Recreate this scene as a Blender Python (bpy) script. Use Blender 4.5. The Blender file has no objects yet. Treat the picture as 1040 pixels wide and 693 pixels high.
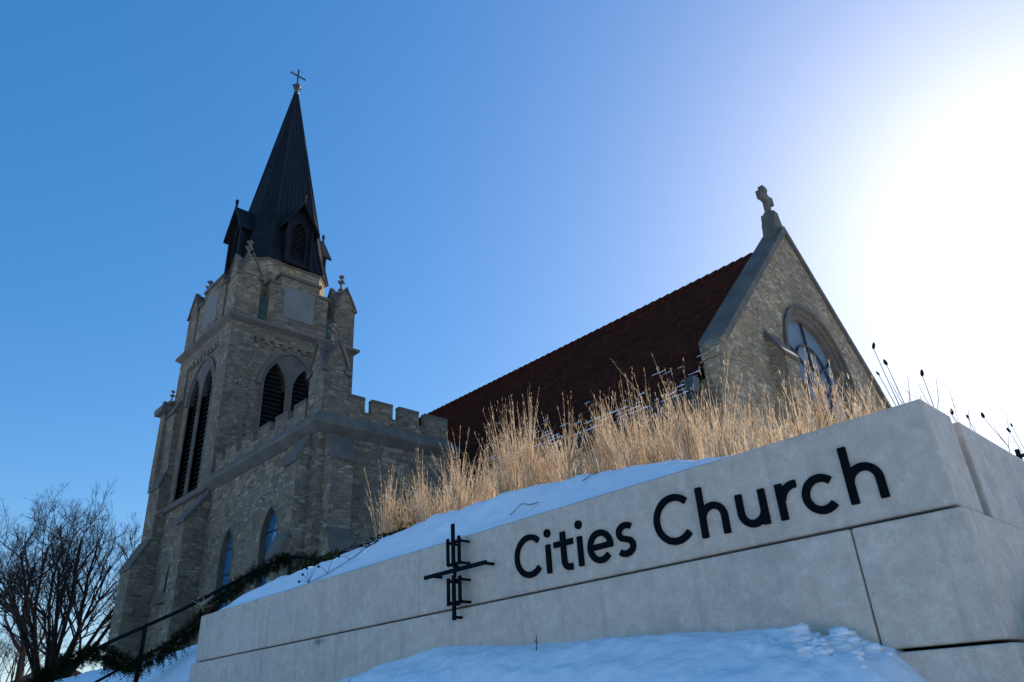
import bpy, bmesh, math, random
from mathutils import Vector, Matrix, noise
from mathutils.geometry import tessellate_polygon
R = math.radians
PI = math.pi
random.seed(7)
SC = bpy.context.scene
COL = SC.collection

# ------------------------------------------------------------------ camera
YAW, PITCH, ROLL = R(-45.36012), R(27.01759), R(-3.48287)
fwd = Vector((math.sin(YAW)*math.cos(PITCH), math.cos(YAW)*math.cos(PITCH), math.sin(PITCH)))
r0 = Vector((math.cos(YAW), -math.sin(YAW), 0))
u0 = r0.cross(fwd)
rt = r0*math.cos(ROLL) + u0*math.sin(ROLL)
up = -r0*math.sin(ROLL) + u0*math.cos(ROLL)
cam_d = bpy.data.cameras.new('camera')
cam_d.sensor_width = 36.0
cam_d.lens = 36.0*734.05/1040.0
cam_d.clip_start = 0.05
cam_d.clip_end = 3000
cam = bpy.data.objects.new('camera', cam_d)
COL.objects.link(cam)
cam.matrix_world = Matrix(((rt.x, up.x, -fwd.x, 0), (rt.y, up.y, -fwd.y, 0), (rt.z, up.z, -fwd.z, 0), (0, 0, 0, 1)))
SC.camera = cam

# ------------------------------------------------------------------ sky, sun, exposure
SUN_AZ, SUN_EL = R(-3.0), R(27.0)      # azimuth from +Y towards +X
w = bpy.data.worlds.new('World')
SC.world = w
w.use_nodes = True
nt = w.node_tree
nt.nodes.clear()
sky = nt.nodes.new('ShaderNodeTexSky')
sky.sky_type = 'NISHITA'
sky.sun_disc = False
sky.sun_elevation = SUN_EL
sky.sun_rotation = SUN_AZ
sky.altitude = 200
sky.air_density = 1.0
sky.dust_density = 0.8
sky.ozone_density = 4.0
bg = nt.nodes.new('ShaderNodeBackground')
bg.inputs['Strength'].default_value = 0.15
wo = nt.nodes.new('ShaderNodeOutputWorld')
hs = nt.nodes.new('ShaderNodeHueSaturation')
gm = nt.nodes.new('ShaderNodeGamma')        # the camera's soft highlight response
gm.inputs['Gamma'].default_value = 0.6
hs.inputs['Saturation'].default_value = 1.68
hs.inputs['Hue'].default_value = 0.506
hs.inputs['Value'].default_value = 2.08
nt.links.new(sky.outputs[0], gm.inputs['Color'])
nt.links.new(gm.outputs[0], hs.inputs['Color'])
nt.links.new(hs.outputs[0], bg.inputs['Color'])
nt.links.new(bg.outputs[0], wo.inputs['Surface'])
sd = bpy.data.lights.new('sun', 'SUN')
sd.energy = 5.0
sd.angle = R(0.5)
sd.color = (1.0, 0.87, 0.70)
sun = bpy.data.objects.new('sun', sd)
COL.objects.link(sun)
sdir = Vector((math.sin(SUN_AZ)*math.cos(SUN_EL), math.cos(SUN_AZ)*math.cos(SUN_EL), math.sin(SUN_EL)))
sun.rotation_euler = (-sdir).to_track_quat('-Z', 'Y').to_euler()
sun.location = (0, 30, 60)
SC.view_settings.view_transform = 'Standard'
SC.view_settings.look = 'None'
SC.view_settings.exposure = 0.14
SC.view_settings.gamma = 1.0
SC.view_settings.use_curve_mapping = False
SC.cycles.max_bounces = 6
SC.cycles.diffuse_bounces = 4
SC.cycles.transparent_max_bounces = 8

# ------------------------------------------------------------------ materials
MATS = {}
class NT:
    def __init__(self, name):
        self.m = bpy.data.materials.new(name)
        self.m.use_nodes = True
        self.t = self.m.node_tree
        self.b = self.t.nodes['Principled BSDF']
        MATS[name] = self.m
    def n(self, typ, **kw):
        nd = self.t.nodes.new('ShaderNode' + typ)
        for k, v in kw.items():
            if k.startswith('i_'):
                nd.inputs[k[2:].replace('_', ' ')].default_value = v
            else:
                setattr(nd, k, v)
        return nd
    def l(self, a, b):
        self.t.links.new(a, b)
    def math(self, op, a, b=None):
        nd = self.n('Math', operation=op)
        for i, s in enumerate((a, b)):
            if s is None: continue
            if isinstance(s, (int, float)): nd.inputs[i].default_value = s
            else: self.l(s, nd.inputs[i])
        return nd.outputs[0]
    def mix(self, fac, a, b, blend='MIX'):
        nd = self.n('Mix', data_type='RGBA', blend_type=blend)
        for s, i in ((fac, 0), (a, 6), (b, 7)):
            if isinstance(s, (int, float)): nd.inputs[i].default_value = s
            elif isinstance(s, tuple): nd.inputs[i].default_value = (*s, 1)
            else: self.l(s, nd.inputs[i])
        return nd.outputs[2]
    def ramp(self, fac, stops, interp='LINEAR'):
        nd = self.n('ValToRGB')
        cr = nd.color_ramp
        cr.interpolation = interp
        while len(cr.elements) < len(stops): cr.elements.new(0.5)
        for e, (p, c) in zip(cr.elements, stops):
            e.position = p
            e.color = (*c, 1) if len(c) == 3 else c
        self.l(fac, nd.inputs[0])
        return nd.outputs[0]
    def noise(self, vec, scale, detail=4, rough=0.55, dist=0.0):
        nd = self.n('TexNoise')
        nd.inputs['Scale'].default_value = scale
        nd.inputs['Detail'].default_value = detail
        nd.inputs['Roughness'].default_value = rough
        nd.inputs['Distortion'].default_value = dist
        if vec is not None: self.l(vec, nd.inputs['Vector'])
        return nd.outputs[0], nd.outputs[1]
    def bump(self, h, strength=0.5, dist=0.02):
        nd = self.n('Bump')
        nd.inputs['Strength'].default_value = strength
        nd.inputs['Distance'].default_value = dist
        self.l(h, nd.inputs['Height'])
        self.l(nd.outputs[0], self.b.inputs['Normal'])
    def out(self, color, rough=0.8, spec=0.3):
        if isinstance(color, tuple): self.b.inputs['Base Color'].default_value = (*color, 1)
        else: self.l(color, self.b.inputs['Base Color'])
        if isinstance(rough, (int, float)): self.b.inputs['Roughness'].default_value = rough
        else: self.l(rough, self.b.inputs['Roughness'])
        self.b.inputs['Specular IOR Level'].default_value = spec
        return self.m

def coords(k, which='Object'):
    return k.n('TexCoord').outputs[which]

def mat_ashlar(name, tint=1.0):
    k = NT(name)
    uv = k.n('UVMap').outputs[0]
    _, nc = k.noise(uv, 1.7, 3)
    off = k.n('VectorMath', operation='SUBTRACT'); k.l(nc, off.inputs[0]); off.inputs[1].default_value = (.5, .5, .5)
    sc = k.n('VectorMath', operation='SCALE'); k.l(off.outputs[0], sc.inputs[0]); sc.inputs['Scale'].default_value = 0.10
    ad = k.n('VectorMath', operation='ADD'); k.l(uv, ad.inputs[0]); k.l(sc.outputs[0], ad.inputs[1])
    def brick(wd, ht, squash, sf, ofs, mortar):
        b = k.n('TexBrick', offset=ofs, offset_frequency=2, squash=squash, squash_frequency=sf)
        k.l(ad.outputs[0], b.inputs['Vector'])
        b.inputs['Color1'].default_value = (0, 0, 0, 1)
        b.inputs['Color2'].default_value = (1, 1, 1, 1)
        b.inputs['Mortar'].default_value = (.5, .5, .5, 1)
        b.inputs['Scale'].default_value = 1
        b.inputs['Mortar Size'].default_value = mortar
        b.inputs['Mortar Smooth'].default_value = 0.3
        b.inputs['Bias'].default_value = 0
        b.inputs['Brick Width'].default_value = wd
        b.inputs['Row Height'].default_value = ht
        return b
    b1 = brick(.33, .115, .5, 3, .43, .010)
    b2 = brick(.42, .18, .62, 2, .37, .012)
    mp = k.n('Mapping'); k.l(ad.outputs[0], mp.inputs[0]); mp.inputs['Scale'].default_value = (4.0, 9.2, 1)
    vd = k.n('TexVoronoi', feature='DISTANCE_TO_EDGE'); vd.inputs['Scale'].default_value = 1; vd.inputs['Randomness'].default_value = .82; k.l(mp.outputs[0], vd.inputs['Vector'])
    vc = k.n('TexVoronoi', feature='F1'); vc.inputs['Scale'].default_value = 1; vc.inputs['Randomness'].default_value = .82; k.l(mp.outputs[0], vc.inputs['Vector'])
    vsep = k.n('SeparateColor'); k.l(vc.outputs['Color'], vsep.inputs[0])
    vm = k.ramp(vd.outputs['Distance'], [(.03, (1, 1, 1)), (.075, (0, 0, 0))])
    mz, _ = k.noise(uv, .9, 1)
    mz2, _ = k.noise(uv, 1.3, 2)
    msk2 = k.ramp(mz2, [(.53, (0, 0, 0)), (.535, (1, 1, 1))])
    msk = k.ramp(mz, [(.50, (0, 0, 0)), (.505, (1, 1, 1))])
    val = k.mix(msk2, k.mix(msk, b1.outputs['Color'], b2.outputs['Color']), vsep.outputs[0])
    mor = k.mix(msk2, k.mix(msk, b1.outputs['Fac'], b2.outputs['Fac']), vm)
    c = k.ramp(val, [(0, (.16, .125, .09)), (.16, (.28, .195, .12)), (.32, (.36, .28, .185)), (.5, (.22, .185, .145)),
                     (.66, (.32, .215, .12)), (.80, (.42, .335, .23)), (.92, (.45, .38, .275)), (1, (.19, .16, .13))])
    f, _ = k.noise(uv, 14, 5, .65)
    c = k.mix(k.ramp(f, [(.3, (.55, .55, .55)), (.75, (1.12, 1.1, 1.06))]), (0, 0, 0), c) if False else k.mix(1.0, c, k.ramp(f, [(.3, (.62, .61, .6)), (.72, (1.0, 1.0, 1.0))]), 'MULTIPLY')
    g, _ = k.noise(uv, .35, 5, .6)
    c = k.mix(k.ramp(g, [(.45, (0, 0, 0)), (.75, (.75, .75, .75))]), c, (.12, .095, .075))
    c = k.mix(mor, c, (.23, .195, .15))
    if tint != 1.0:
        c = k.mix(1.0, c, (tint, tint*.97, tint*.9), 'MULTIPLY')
    h = k.math('SUBTRACT', k.math('MULTIPLY', f, .6), k.math('MULTIPLY', mor, .9))
    h = k.math('ADD', h, k.math('MULTIPLY', val, .5))
    k.bump(h, .9, .045)
    k.out(c, .9, .15)
    return k.m

def mat_trim(name, col=(.19, .163, .132), dark=(.10, .086, .070)):
    k = NT(name)
    ob = coords(k)
    a, _ = k.noise(ob, 1.3, 6, .65)
    b, _ = k.noise(ob, 22, 4, .6)
    c = k.ramp(a, [(.35, dark), (.62, col)])
    c = k.mix(.35, c, k.ramp(b, [(.3, tuple(x*.5 for x in col)), (.7, col)]))
    k.bump(b, .35, .012)
    k.out(c, .85, .2)
    return k.m

def mat_concrete():
    k = NT('precast_concrete')
    ob = coords(k)
    big, _ = k.noise(ob, .9, 6, .6)
    c = k.ramp(big, [(.3, (.53, .405, .31)), (.5, (.66, .52, .405)), (.72, (.74, .60, .48))])
    mid, _ = k.noise(ob, 15, 6, .72)
    c = k.mix(.5, c, k.ramp(mid, [(.34, (.42, .325, .25)), (.5, (.60, .475, .375)), (.66, (.82, .69, .57))]))
    # fine sand speckle
    fine, _ = k.noise(ob, 160, 3, .7)
    c = k.mix(.24, c, k.ramp(fine, [(.36, (.25, .215, .18)), (.5, (.52, .46, .40)), (.68, (.76, .69, .61))]))
    # run-down streaks of weathering
    mp = k.n('Mapping'); k.l(ob, mp.inputs[0]); mp.inputs['Scale'].default_value = (7, 7, .35)
    st, _ = k.noise(mp.outputs[0], 1.6, 5, .65)
    c = k.mix(k.ramp(st, [(.55, (0, 0, 0)), (.80, (.55, .55, .55))]), c, (.29, .255, .22))
    wn, _ = k.noise(mp.outputs[0], 3.1, 4, .6)
    c = k.mix(k.ramp(wn, [(.60, (0, 0, 0)), (.80, (.35, .35, .35))]), c, (.66, .62, .57))
    pt, _ = k.noise(ob, 2.6, 7, .72)
    c = k.mix(k.ramp(pt, [(.50, (0, 0, 0)), (.68, (.45, .45, .45))]), c, (.34, .305, .275))
    sp = k.n('TexVoronoi'); sp.inputs['Scale'].default_value = 9; k.l(ob, sp.inputs['Vector'])
    c = k.mix(k.ramp(sp.outputs['Distance'], [(.03, (.55, .55, .55)), (.055, (0, 0, 0))]), c, (.20, .18, .16))
    # dark dirt under the right-hand part of the joint
    sep = k.n('SeparateXYZ'); k.l(ob, sep.inputs[0])
    dx = k.math('ABSOLUTE', k.math('ADD', sep.outputs[0], 1.16))
    dz = k.math('ABSOLUTE', k.math('SUBTRACT', sep.outputs[2], .635))
    d = k.math('ADD', k.math('MULTIPLY', dx, 3.4), k.math('MULTIPLY', dz, 9.0))
    dn = k.math('ADD', d, k.math('MULTIPLY', mid, 1.3))
    c = k.mix(k.ramp(dn, [(.75, (.75, .75, .75)), (1.25, (0, 0, 0))]), c, (.16, .15, .145))
    # run-off stains under the drooping stalk and at two more places along the top edge
    for x0, wd_, am in ((-6.62, .035, .55), (-6.36, .06, .40), (-7.35, .05, .28), (-5.3, .07, .30), (-2.55, .05, .22), (-3.75, .04, .30)):
        dd = k.math('MULTIPLY', k.math('ABSOLUTE', k.math('ADD', sep.outputs[0], -x0)), 1/wd_)
        hz = k.math('MULTIPLY', k.math('SUBTRACT', 1.165, sep.outputs[2]), 1.9)
        q_ = k.math('ADD', k.math('ADD', dd, hz), k.math('MULTIPLY', k.math('SUBTRACT', st, .5), 3.0))
        c = k.mix(k.ramp(q_, [(.2, (am,)*3), (1.0, (0, 0, 0))]), c, (.20, .175, .15))
    h = k.math('ADD', fine, k.math('MULTIPLY', mid, .8))
    k.bump(h, .22, .003)
    k.out(c, .8, .25)
    return k.m

def mat_snow(name='snow', dirt=0.0):
    k = NT(name)
    ob = coords(k)
    a, _ = k.noise(ob, 6, 6, .6)
    b, _ = k.noise(ob, 70, 3, .6)
    c = k.ramp(a, [(.3, (.80, .82, .85)), (.7, (.90, .91, .92))])
    if dirt:
        d, _ = k.noise(ob, 1.1, 6, .7)
        c = k.mix(k.ramp(d, [(.55, (0, 0, 0)), (.75, (dirt,)*3)]), c, (.42, .36, .28))
    h = k.math('ADD', a, k.math('MULTIPLY', b, .25))
    k.bump(h, .5, .03)
    k.out(c, .55, .3)
    k.b.inputs['Subsurface Weight'].default_value = 0.0
    return k.m

def mat_plain(name, col, rough=.6, spec=.3, metal=0.0, var=.25, scale=8, bump=.15):
    k = NT(name)
    ob = coords(k)
    a, _ = k.noise(ob, scale, 5, .6)
    lo = tuple(x*(1-var) for x in col); hi = tuple(min(1, x*(1+var)) for x in col)
    k.bump(a, bump, .01)
    k.out(k.ramp(a, [(.3, lo), (.7, hi)]), rough, spec)
    k.b.inputs['Metallic'].default_value = metal
    return k.m

def mat_roof():
    k = NT('clay_tile')
    uv = k.n('UVMap').outputs[0]
    b = k.n('TexBrick', offset=.5); k.l(uv, b.inputs['Vector'])
    b.inputs['Color1'].default_value = (0, 0, 0, 1); b.inputs['Color2'].default_value = (1, 1, 1, 1)
    b.inputs['Mortar'].default_value = (.3, .3, .3, 1)
    b.inputs['Scale'].default_value = 1; b.inputs['Brick Width'].default_value = .21; b.inputs['Row Height'].default_value = .29
    b.inputs['Mortar Size'].default_value = .006
    c = k.ramp(b.outputs['Color'], [(0, (.045, .016, .012)), (.35, (.068, .021, .014)), (.7, (.10, .030, .018)), (1, (.042, .018, .014))])
    g, _ = k.noise(uv, .5, 6, .65)
    c = k.mix(k.ramp(g, [(.42, (0, 0, 0)), (.7, (.75, .75, .75))]), c, (.030, .017, .014))
    c = k.mix(b.outputs['Fac'], c, (.012, .008, .008))
    f, _ = k.noise(uv, 30, 3)
    k.bump(k.math('SUBTRACT', k.math('MULTIPLY', f, .3), b.outputs['Fac']), .6, .02)
    k.out(c, .95, .0)
    return k.m

def mat_translucent(name, cols, tr=.5, scale=3.0):
    k = NT(name)
    ob = coords(k)
    a, _ = k.noise(ob, scale, 3, .6)
    c = k.ramp(a, cols)
    df = k.n('BsdfDiffuse'); tl = k.n('BsdfTranslucent'); mx = k.n('MixShader')
    mx.inputs[0].default_value = tr
    k.l(c, df.inputs[0]); k.l(c, tl.inputs[0]); k.l(df.outputs[0], mx.inputs[1]); k.l(tl.outputs[0], mx.inputs[2])
    out = [n for n in k.t.nodes if n.type == 'OUTPUT_MATERIAL'][0]
    k.l(mx.outputs[0], out.inputs[0])
    k.t.nodes.remove(k.b)
    return k.m

M_ASH = mat_ashlar('limestone_ashlar')
M_ASHG = mat_ashlar('gable_glare_ashlar', 1.35)  # same stone made paler: glare over the gable put into its colour
M_TRIM = mat_trim('dressed_stone')
M_TRIMD = mat_trim('weathered_coping', (.165, .143, .118), (.085, .075, .063))
M_SURR = mat_trim('rough_surround', (.15, .125, .095), (.075, .065, .05))
M_PANEL = mat_trim('smooth_stone_panel', (.24, .225, .205), (.18, .17, .155))
M_CONC = mat_concrete()
M_SNOW = mat_snow()
M_GROUND = mat_snow('snowy_ground', .6)
M_LETTER = mat_plain('black_painted_metal', (.003, .005, .007), .7, .06, 0, .3, 30, .05)
M_IRON = mat_plain('black_iron', (.005, .005, .006), .6, .12, 0, .3, 20, .1)
M_SPIRE = mat_plain('dark_sheet_metal', (.007, .008, .010), .6, .22, 0, .5, 1.2, .1)
M_LOUV = mat_plain('dark_louvre', (.022, .026, .028), .7, .2)
M_LEAD = mat_plain('dull_lead', (.06, .068, .075), .7, .2)
M_COPPER = mat_plain('green_copper', (.05, .075, .062), .75, .2, 0, .35, 4)
M_ROOF = mat_roof()
M_GUT = mat_plain('gutter_metal', (.03, .045, .05), .5, .4)
M_GLASS = mat_plain('leaded_glass', (.13, .175, .215), .5, .15, 0, .2, 1.2, .02)
M_BLUEG = mat_plain('sky_tinted_glazing', (.035, .13, .23), .1, .7, 0, .35, 1.5, .05)  # the sky's reflection is put into the glass colour as blue
M_BARK = mat_plain('bare_bark', (.022, .017, .014), .9, .1, 0, .4, 5)
M_TWIG = mat_plain('twig_bark', (.045, .034, .029), .9, .1, 0, .35, 5)
M_GRASS = mat_translucent('dry_grass', [(.25, (.38, .24, .135)), (.45, (.58, .42, .26)), (.6, (.68, .53, .36)), (.78, (.78, .66, .49))], .5, 7.0)
M_NEEDLE = mat_translucent('evergreen_needles', [(.3, (.010, .017, .008)), (.7, (.028, .036, .014))], .2, 6)
M_YELLEAF = mat_translucent('yellowed_leaf', [(.3, (.16, .13, .03)), (.7, (.26, .20, .06))], .45, 6)
M_STALK = mat_plain('dry_stalk', (.07, .045, .03), .9, .1)
M_SEED = mat_plain('dark_seed_head', (.018, .013, .01), .95, .1)
M_ASPH = mat_plain('asphalt', (.10, .098, .095), .9, .2, 0, .25, 12)
M_STEP = mat_plain('step_concrete', (.36, .34, .32), .85, .2, 0, .2, 6)
M_BRICK = mat_plain('far_brick', (.09, .06, .048), .9, .1, 0, .25, 3)
M_SHING = mat_plain('far_shingle', (.06, .052, .048), .9, .1, 0, .25, 3)
M_PANE = mat_plain('window_pane', (.05, .07, .09), .12, .8)

# ------------------------------------------------------------------ mesh builder
class MB:
    def __init__(self):
        self.v = []; self.f = []; self.blk = []
    def add(self, vs, fs):
        o = len(self.v)
        self.blk.append((o, len(self.f), len(vs), len(fs)))
        self.v += [tuple(p) for p in vs]
        self.f += [tuple(i + o for i in f) for f in fs]
    def quad(self, a, b, c, d): self.add([a, b, c, d], [(0, 1, 2, 3)])
    def tri(self, a, b, c): self.add([a, b, c], [(0, 1, 2)])
    def box(self, x0, x1, y0, y1, z0, z1):
        v = [(x, y, z) for z in (z0, z1) for y in (y0, y1) for x in (x0, x1)]
        self.add(v, [(0, 2, 3, 1), (4, 5, 7, 6), (0, 1, 5, 4), (2, 6, 7, 3), (0, 4, 6, 2), (1, 3, 7, 5)])
    def prism(self, pts, fn, a0, a1):
        """pts: 2D polygon; fn(s,t,a)->3D; extruded from a0 to a1"""
        n = len(pts)
        A = [fn(s, t, a0) for s, t in pts]; B = [fn(s, t, a1) for s, t in pts]
        self.add(A + B, [tuple(range(n))[::-1], tuple(range(n, 2*n))] + [(i, (i+1) % n, n+(i+1) % n, n+i) for i in range(n)])
    def panel(self, outer, holes, fn, a0, a1, back=False):
        """flat wall face at a0 with holes whose reveals run to a1"""
        polys = [[Vector((s, t, 0)) for s, t in p] for p in [outer] + holes]
        flat = [p for pl in polys for p in pl]
        tris = tessellate_polygon(polys)
        self.add([fn(p.x, p.y, a0) for p in flat], [tuple(t) for t in tris])
        for hl in holes:
            n = len(hl)
            self.add([fn(s, t, a0) for s, t in hl] + [fn(s, t, a1) for s, t in hl],
                     [(i, (i+1) % n, n+(i+1) % n, n+i) for i in range(n)])
    def ring(self, outer, inner, fn, a0, a1):
        """a solid band between two outlines of equal count"""
        n = len(outer)
        vs = [fn(s, t, a0) for s, t in outer] + [fn(s, t, a0) for s, t in inner] + [fn(s, t, a1) for s, t in outer] + [fn(s, t, a1) for s, t in inner]
        fs = []
        for i in range(n):
            j = (i+1) % n
            fs += [(i, j, n+j, n+i), (2*n+i, 3*n+i, 3*n+j, 2*n+j), (i, 2*n+i, 2*n+j, j), (n+i, n+j, 3*n+j, 3*n+i)]
        self.add(vs, fs)
    def tube(self, pts, rad, k=6, cap=True):
        pts = [Vector(p) for p in pts]
        n = len(pts)
        if isinstance(rad, (int, float)): rad = [rad]*n
        vs = []; fs = []
        prev = None
        for i, p in enumerate(pts):
            d = (pts[min(i+1, n-1)] - pts[max(i-1, 0)]).normalized()
            if prev is None:
                a = d.orthogonal().normalized()
            else:
                a = (prev - d*prev.dot(d))
                a = a.normalized() if a.length > 1e-6 else d.orthogonal().normalized()
            prev = a
            b = d.cross(a)
            for j in range(k):
                t = 2*PI*j/k
                vs.append(p + (a*math.cos(t) + b*math.sin(t))*rad[i])
        for i in range(n-1):
            for j in range(k):
                fs.append((i*k+j, i*k+(j+1) % k, (i+1)*k+(j+1) % k, (i+1)*k+j))
        if cap:
            fs.append(tuple(range(k))[::-1]); fs.append(tuple((n-1)*k+j for j in range(k)))
        self.add(vs, fs)
    def lathe(self, c, prof, k=10, rot=0):
        vs = []; fs = []
        for r, z in prof:
            for j in range(k):
                t = 2*PI*j/k + rot
                vs.append((c[0]+r*math.cos(t), c[1]+r*math.sin(t), c[2]+z))
        n = len(prof)
        for i in range(n-1):
            for j in range(k):
                fs.append((i*k+j, i*k+(j+1) % k, (i+1)*k+(j+1) % k, (i+1)*k+j))
        fs.append(tuple(range(k))[::-1]); fs.append(tuple((n-1)*k+j for j in range(k)))
        self.add(vs, fs)
    def build(self, name, mat, parent=None, uv=False, smooth=False, bevel=0.0, kind=None, fixn=True):
        me = bpy.data.meshes.new(name)
        me.from_pydata(self.v, [], self.f)
        me.update()
        if fixn:
            bm = bmesh.new(); bm.from_mesh(me)
            bmesh.ops.recalc_face_normals(bm, faces=bm.faces)
            bm.to_mesh(me); bm.free()
        if uv:
            ul = me.uv_layers.new(name='UVMap')
            for p in me.polygons:
                n = p.normal
                if abs(n.z) > .95:
                    for li in p.loop_indices:
                        q = me.vertices[me.loops[li].vertex_index].co
                        ul.data[li].uv = (q.x, q.y)
                else:
                    t = Vector((-n.y, n.x, 0)).normalized()
                    b = n.cross(t)
                    for li in p.loop_indices:
                        q = me.vertices[me.loops[li].vertex_index].co
                        ul.data[li].uv = (q.dot(t) + 31.7*round(t.x, 2), q.dot(b))
        me.materials.append(mat)
        if smooth:
            for p in me.polygons: p.use_smooth = True
        o = bpy.data.objects.new(name, me)
        COL.objects.link(o)
        if parent is not None:
            o.parent = parent
            base = parent
            off = Vector((0, 0, 0))
            while base is not None:
                off += base.location
                base = base.parent
            me.transform(Matrix.Translation(-off))
        if bevel:
            b = o.modifiers.new('bevel', 'BEVEL'); b.width = bevel; b.segments = 2; b.limit_method = 'ANGLE'; b.angle_limit = R(40)
        if kind: o['kind'] = kind
        return o

def split_pieces(mb):
    """one builder per far-apart piece"""
    if len(mb.blk) < 2 or len(mb.blk) > 700: return [mb]
    bx = []
    for vo, fo, nv, nf in mb.blk:
        p = mb.v[vo:vo+nv]
        lo = [min(q[i] for q in p) for i in range(3)]; hi = [max(q[i] for q in p) for i in range(3)]
        bx.append((lo, hi, max(h-l for l, h in zip(lo, hi))))
    par = list(range(len(bx)))
    def find(i):
        while par[i] != i: par[i] = par[par[i]]; i = par[i]
        return i
    for i in range(len(bx)):
        for j in range(i):
            g = math.sqrt(sum(max(0, bx[i][0][k]-bx[j][1][k], bx[j][0][k]-bx[i][1][k])**2 for k in range(3)))
            if g <= max(.02, .42*max(bx[i][2], bx[j][2])): par[find(i)] = find(j)
    groups = {}
    for i in range(len(bx)): groups.setdefault(find(i), []).append(i)
    if len(groups) == 1: return [mb]
    out = []
    for ids in groups.values():
        m = MB()
        for i in ids:
            vo, fo, nv, nf = mb.blk[i]
            m.add(mb.v[vo:vo+nv], [tuple(a-vo for a in f) for f in mb.f[fo:fo+nf]])
        out.append(m)
    return out

def tag(o, label, cat, group=None, kind=None):
    o['label'] = label; o['category'] = cat
    if group: o['group'] = group
    if kind: o['kind'] = kind
    return o

def empty(name, loc, label, cat, group=None):
    o = bpy.data.objects.new(name, None)
    COL.objects.link(o)
    o.location = loc
    o.empty_display_size = .2
    return tag(o, label, cat, group)

def fX(x):        # plane facing +X : (s,t)=(y,z), a = offset inward (towards -X)
    return lambda s, t, a: (x - a, s, t)
def fY(y):        # plane facing -Y : (s,t)=(x,z), a = offset inward (towards +Y)
    return lambda s, t, a: (s, y + a, t)
def fXn(x):       # plane facing -X
    return lambda s, t, a: (x + a, s, t)
def fYp(y):       # plane facing +Y
    return lambda s, t, a: (s, y - a, t)

def lancet(c, wd, z0, zs, rise, n=8):
    """pointed-arch outline: centre c, full width wd, sill z0, springing zs, arch rise"""
    h = wd/2
    r = (h*h + rise*rise)/(2*h)
    pts = [(c-h, z0), (c+h, z0)]
    cx = c + h - r
    a1 = math.asin(min(1, rise/r))
    for i in range(n+1):
        a = a1*i/n
        pts.append((cx + r*math.cos(a), zs + r*math.sin(a)))
    cx = c - h + r
    for i in range(1, n+1):
        a = a1*(n-i)/n
        pts.append((cx - r*math.cos(a), zs + r*math.sin(a)))
    return pts

def rnd_arch(c, hw, z0, zs, n=20):
    pts = [(c-hw, z0), (c+hw, z0)]
    for i in range(n+1):
        a = PI*i/n
        pts.append((c + hw*math.cos(a), zs + hw*math.sin(a)))
    return pts

def sstep(a, b, x):
    t = max(0, min(1, (x-a)/(b-a)))
    return t*t*(3-2*t)

def interp(tab, x):
    if x <= tab[0][0]: return tab[0][1]
    for (x0, y0), (x1, y1) in zip(tab, tab[1:]):
        if x <= x1:
            t = (x-x0)/(x1-x0)
            return y0 + (y1-y0)*t
    return tab[-1][1]

# ------------------------------------------------------------------ terrain
BANK = [(-14, -.2), (-9, -.1), (-7.5, .02), (-6.4, .17), (-5.75, .28), (-5.1, .39), (-4.44, .448), (-3.6, .375), (-2.88, .345), (-2.3, .318), (-1.8, .275),
        (-1.5, .215), (-1.32, .15), (-1.2, .01), (-1.05, -.22), (-.8, -.42), (2, -.5)]
CREST = [(-10.4, 1.40), (-9.4, 1.475), (-7.9, 1.52), (-7.05, 1.55), (-5.96, 1.59), (-5.18, 1.608), (-4.5, 1.616), (-3.8, 1.585), (-3.2, 1.525),
         (-2.7, 1.448), (-2.4, 1.375), (-1.9, 1.30), (-.9, 1.2)]
def fbm(x, y, s, o=4):
    return noise.fractal(Vector((x*s, y*s, 3.1)), 1.0, 2.0, o)
def front_z(x, y):
    """ground in front of the sign wall, down to the street"""
    b = interp(BANK, x)
    t = sstep(3.6, .9, y)
    return b*(1-t) + (-1.35)*t
def lawn_z(x, y):
    z = interp([(-40, -1.5), (-6, -1.5), (1.2, -1.2), (4, .75), (6.0, 1.44), (9, 1.75), (14, 1.9), (400, 1.9)], y)
    return z
def ground_z(x, y):
    if x > -.7:
        z = interp([(-40, -1.5), (0, -1.5), (3, -1.2), (12, .6), (20, 1.6), (400, 1.9)], y)
        return z
    if x < -10:
        return lawn_z(x, y) - .5*sstep(-14, -10, x)*sstep(9, 6, y)
    if y < 3.52:
        return min(front_z(x, y), 9) - .03
    return interp([(3.5, .1), (6, 1.0), (9, 1.75), (14, 1.9), (400, 1.9)], y)

def grid_sheet(name, xs, ys, zf, mat, kind='structure', smooth=True):
    m = MB()
    nx = len(xs)
    m.v = [(x, y, zf(x, y)) for y in ys for x in xs]
    m.f = [(j*nx+i, j*nx+i+1, (j+1)*nx+i+1, (j+1)*nx+i) for j in range(len(ys)-1) for i in range(nx-1)]
    return m.build(name, mat, smooth=smooth, kind=kind, fixn=False)
def frange(a, b, n): return [a + (b-a)*i/n for i in range(n+1)]

xs = [-900, -400, -200, -120, -80] + frange(-60, -14, 46) + frange(-13.5, 3, 66) + [4, 6, 9, 14, 20, 40, 100, 300, 900]
ys = [-900, -300, -100, -40, -20, -12] + frange(-8, 9, 68) + frange(10, 40, 30) + [60, 100, 200, 400, 900]
grid_sheet('ground', xs, ys, lambda x, y: ground_z(x, y) - .06, M_GROUND)
# the street behind the camera and the kerb between it and the verge
m = MB(); m.box(-200, 200, -12.5, -4.5, -1.70, -1.545); m.build('road', M_ASPH, kind='structure')
m = MB(); m.box(-200, 200, -4.5, -4.3, -1.70, -1.42); m.build('kerb', M_STEP, kind='structure', bevel=.02)

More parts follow.
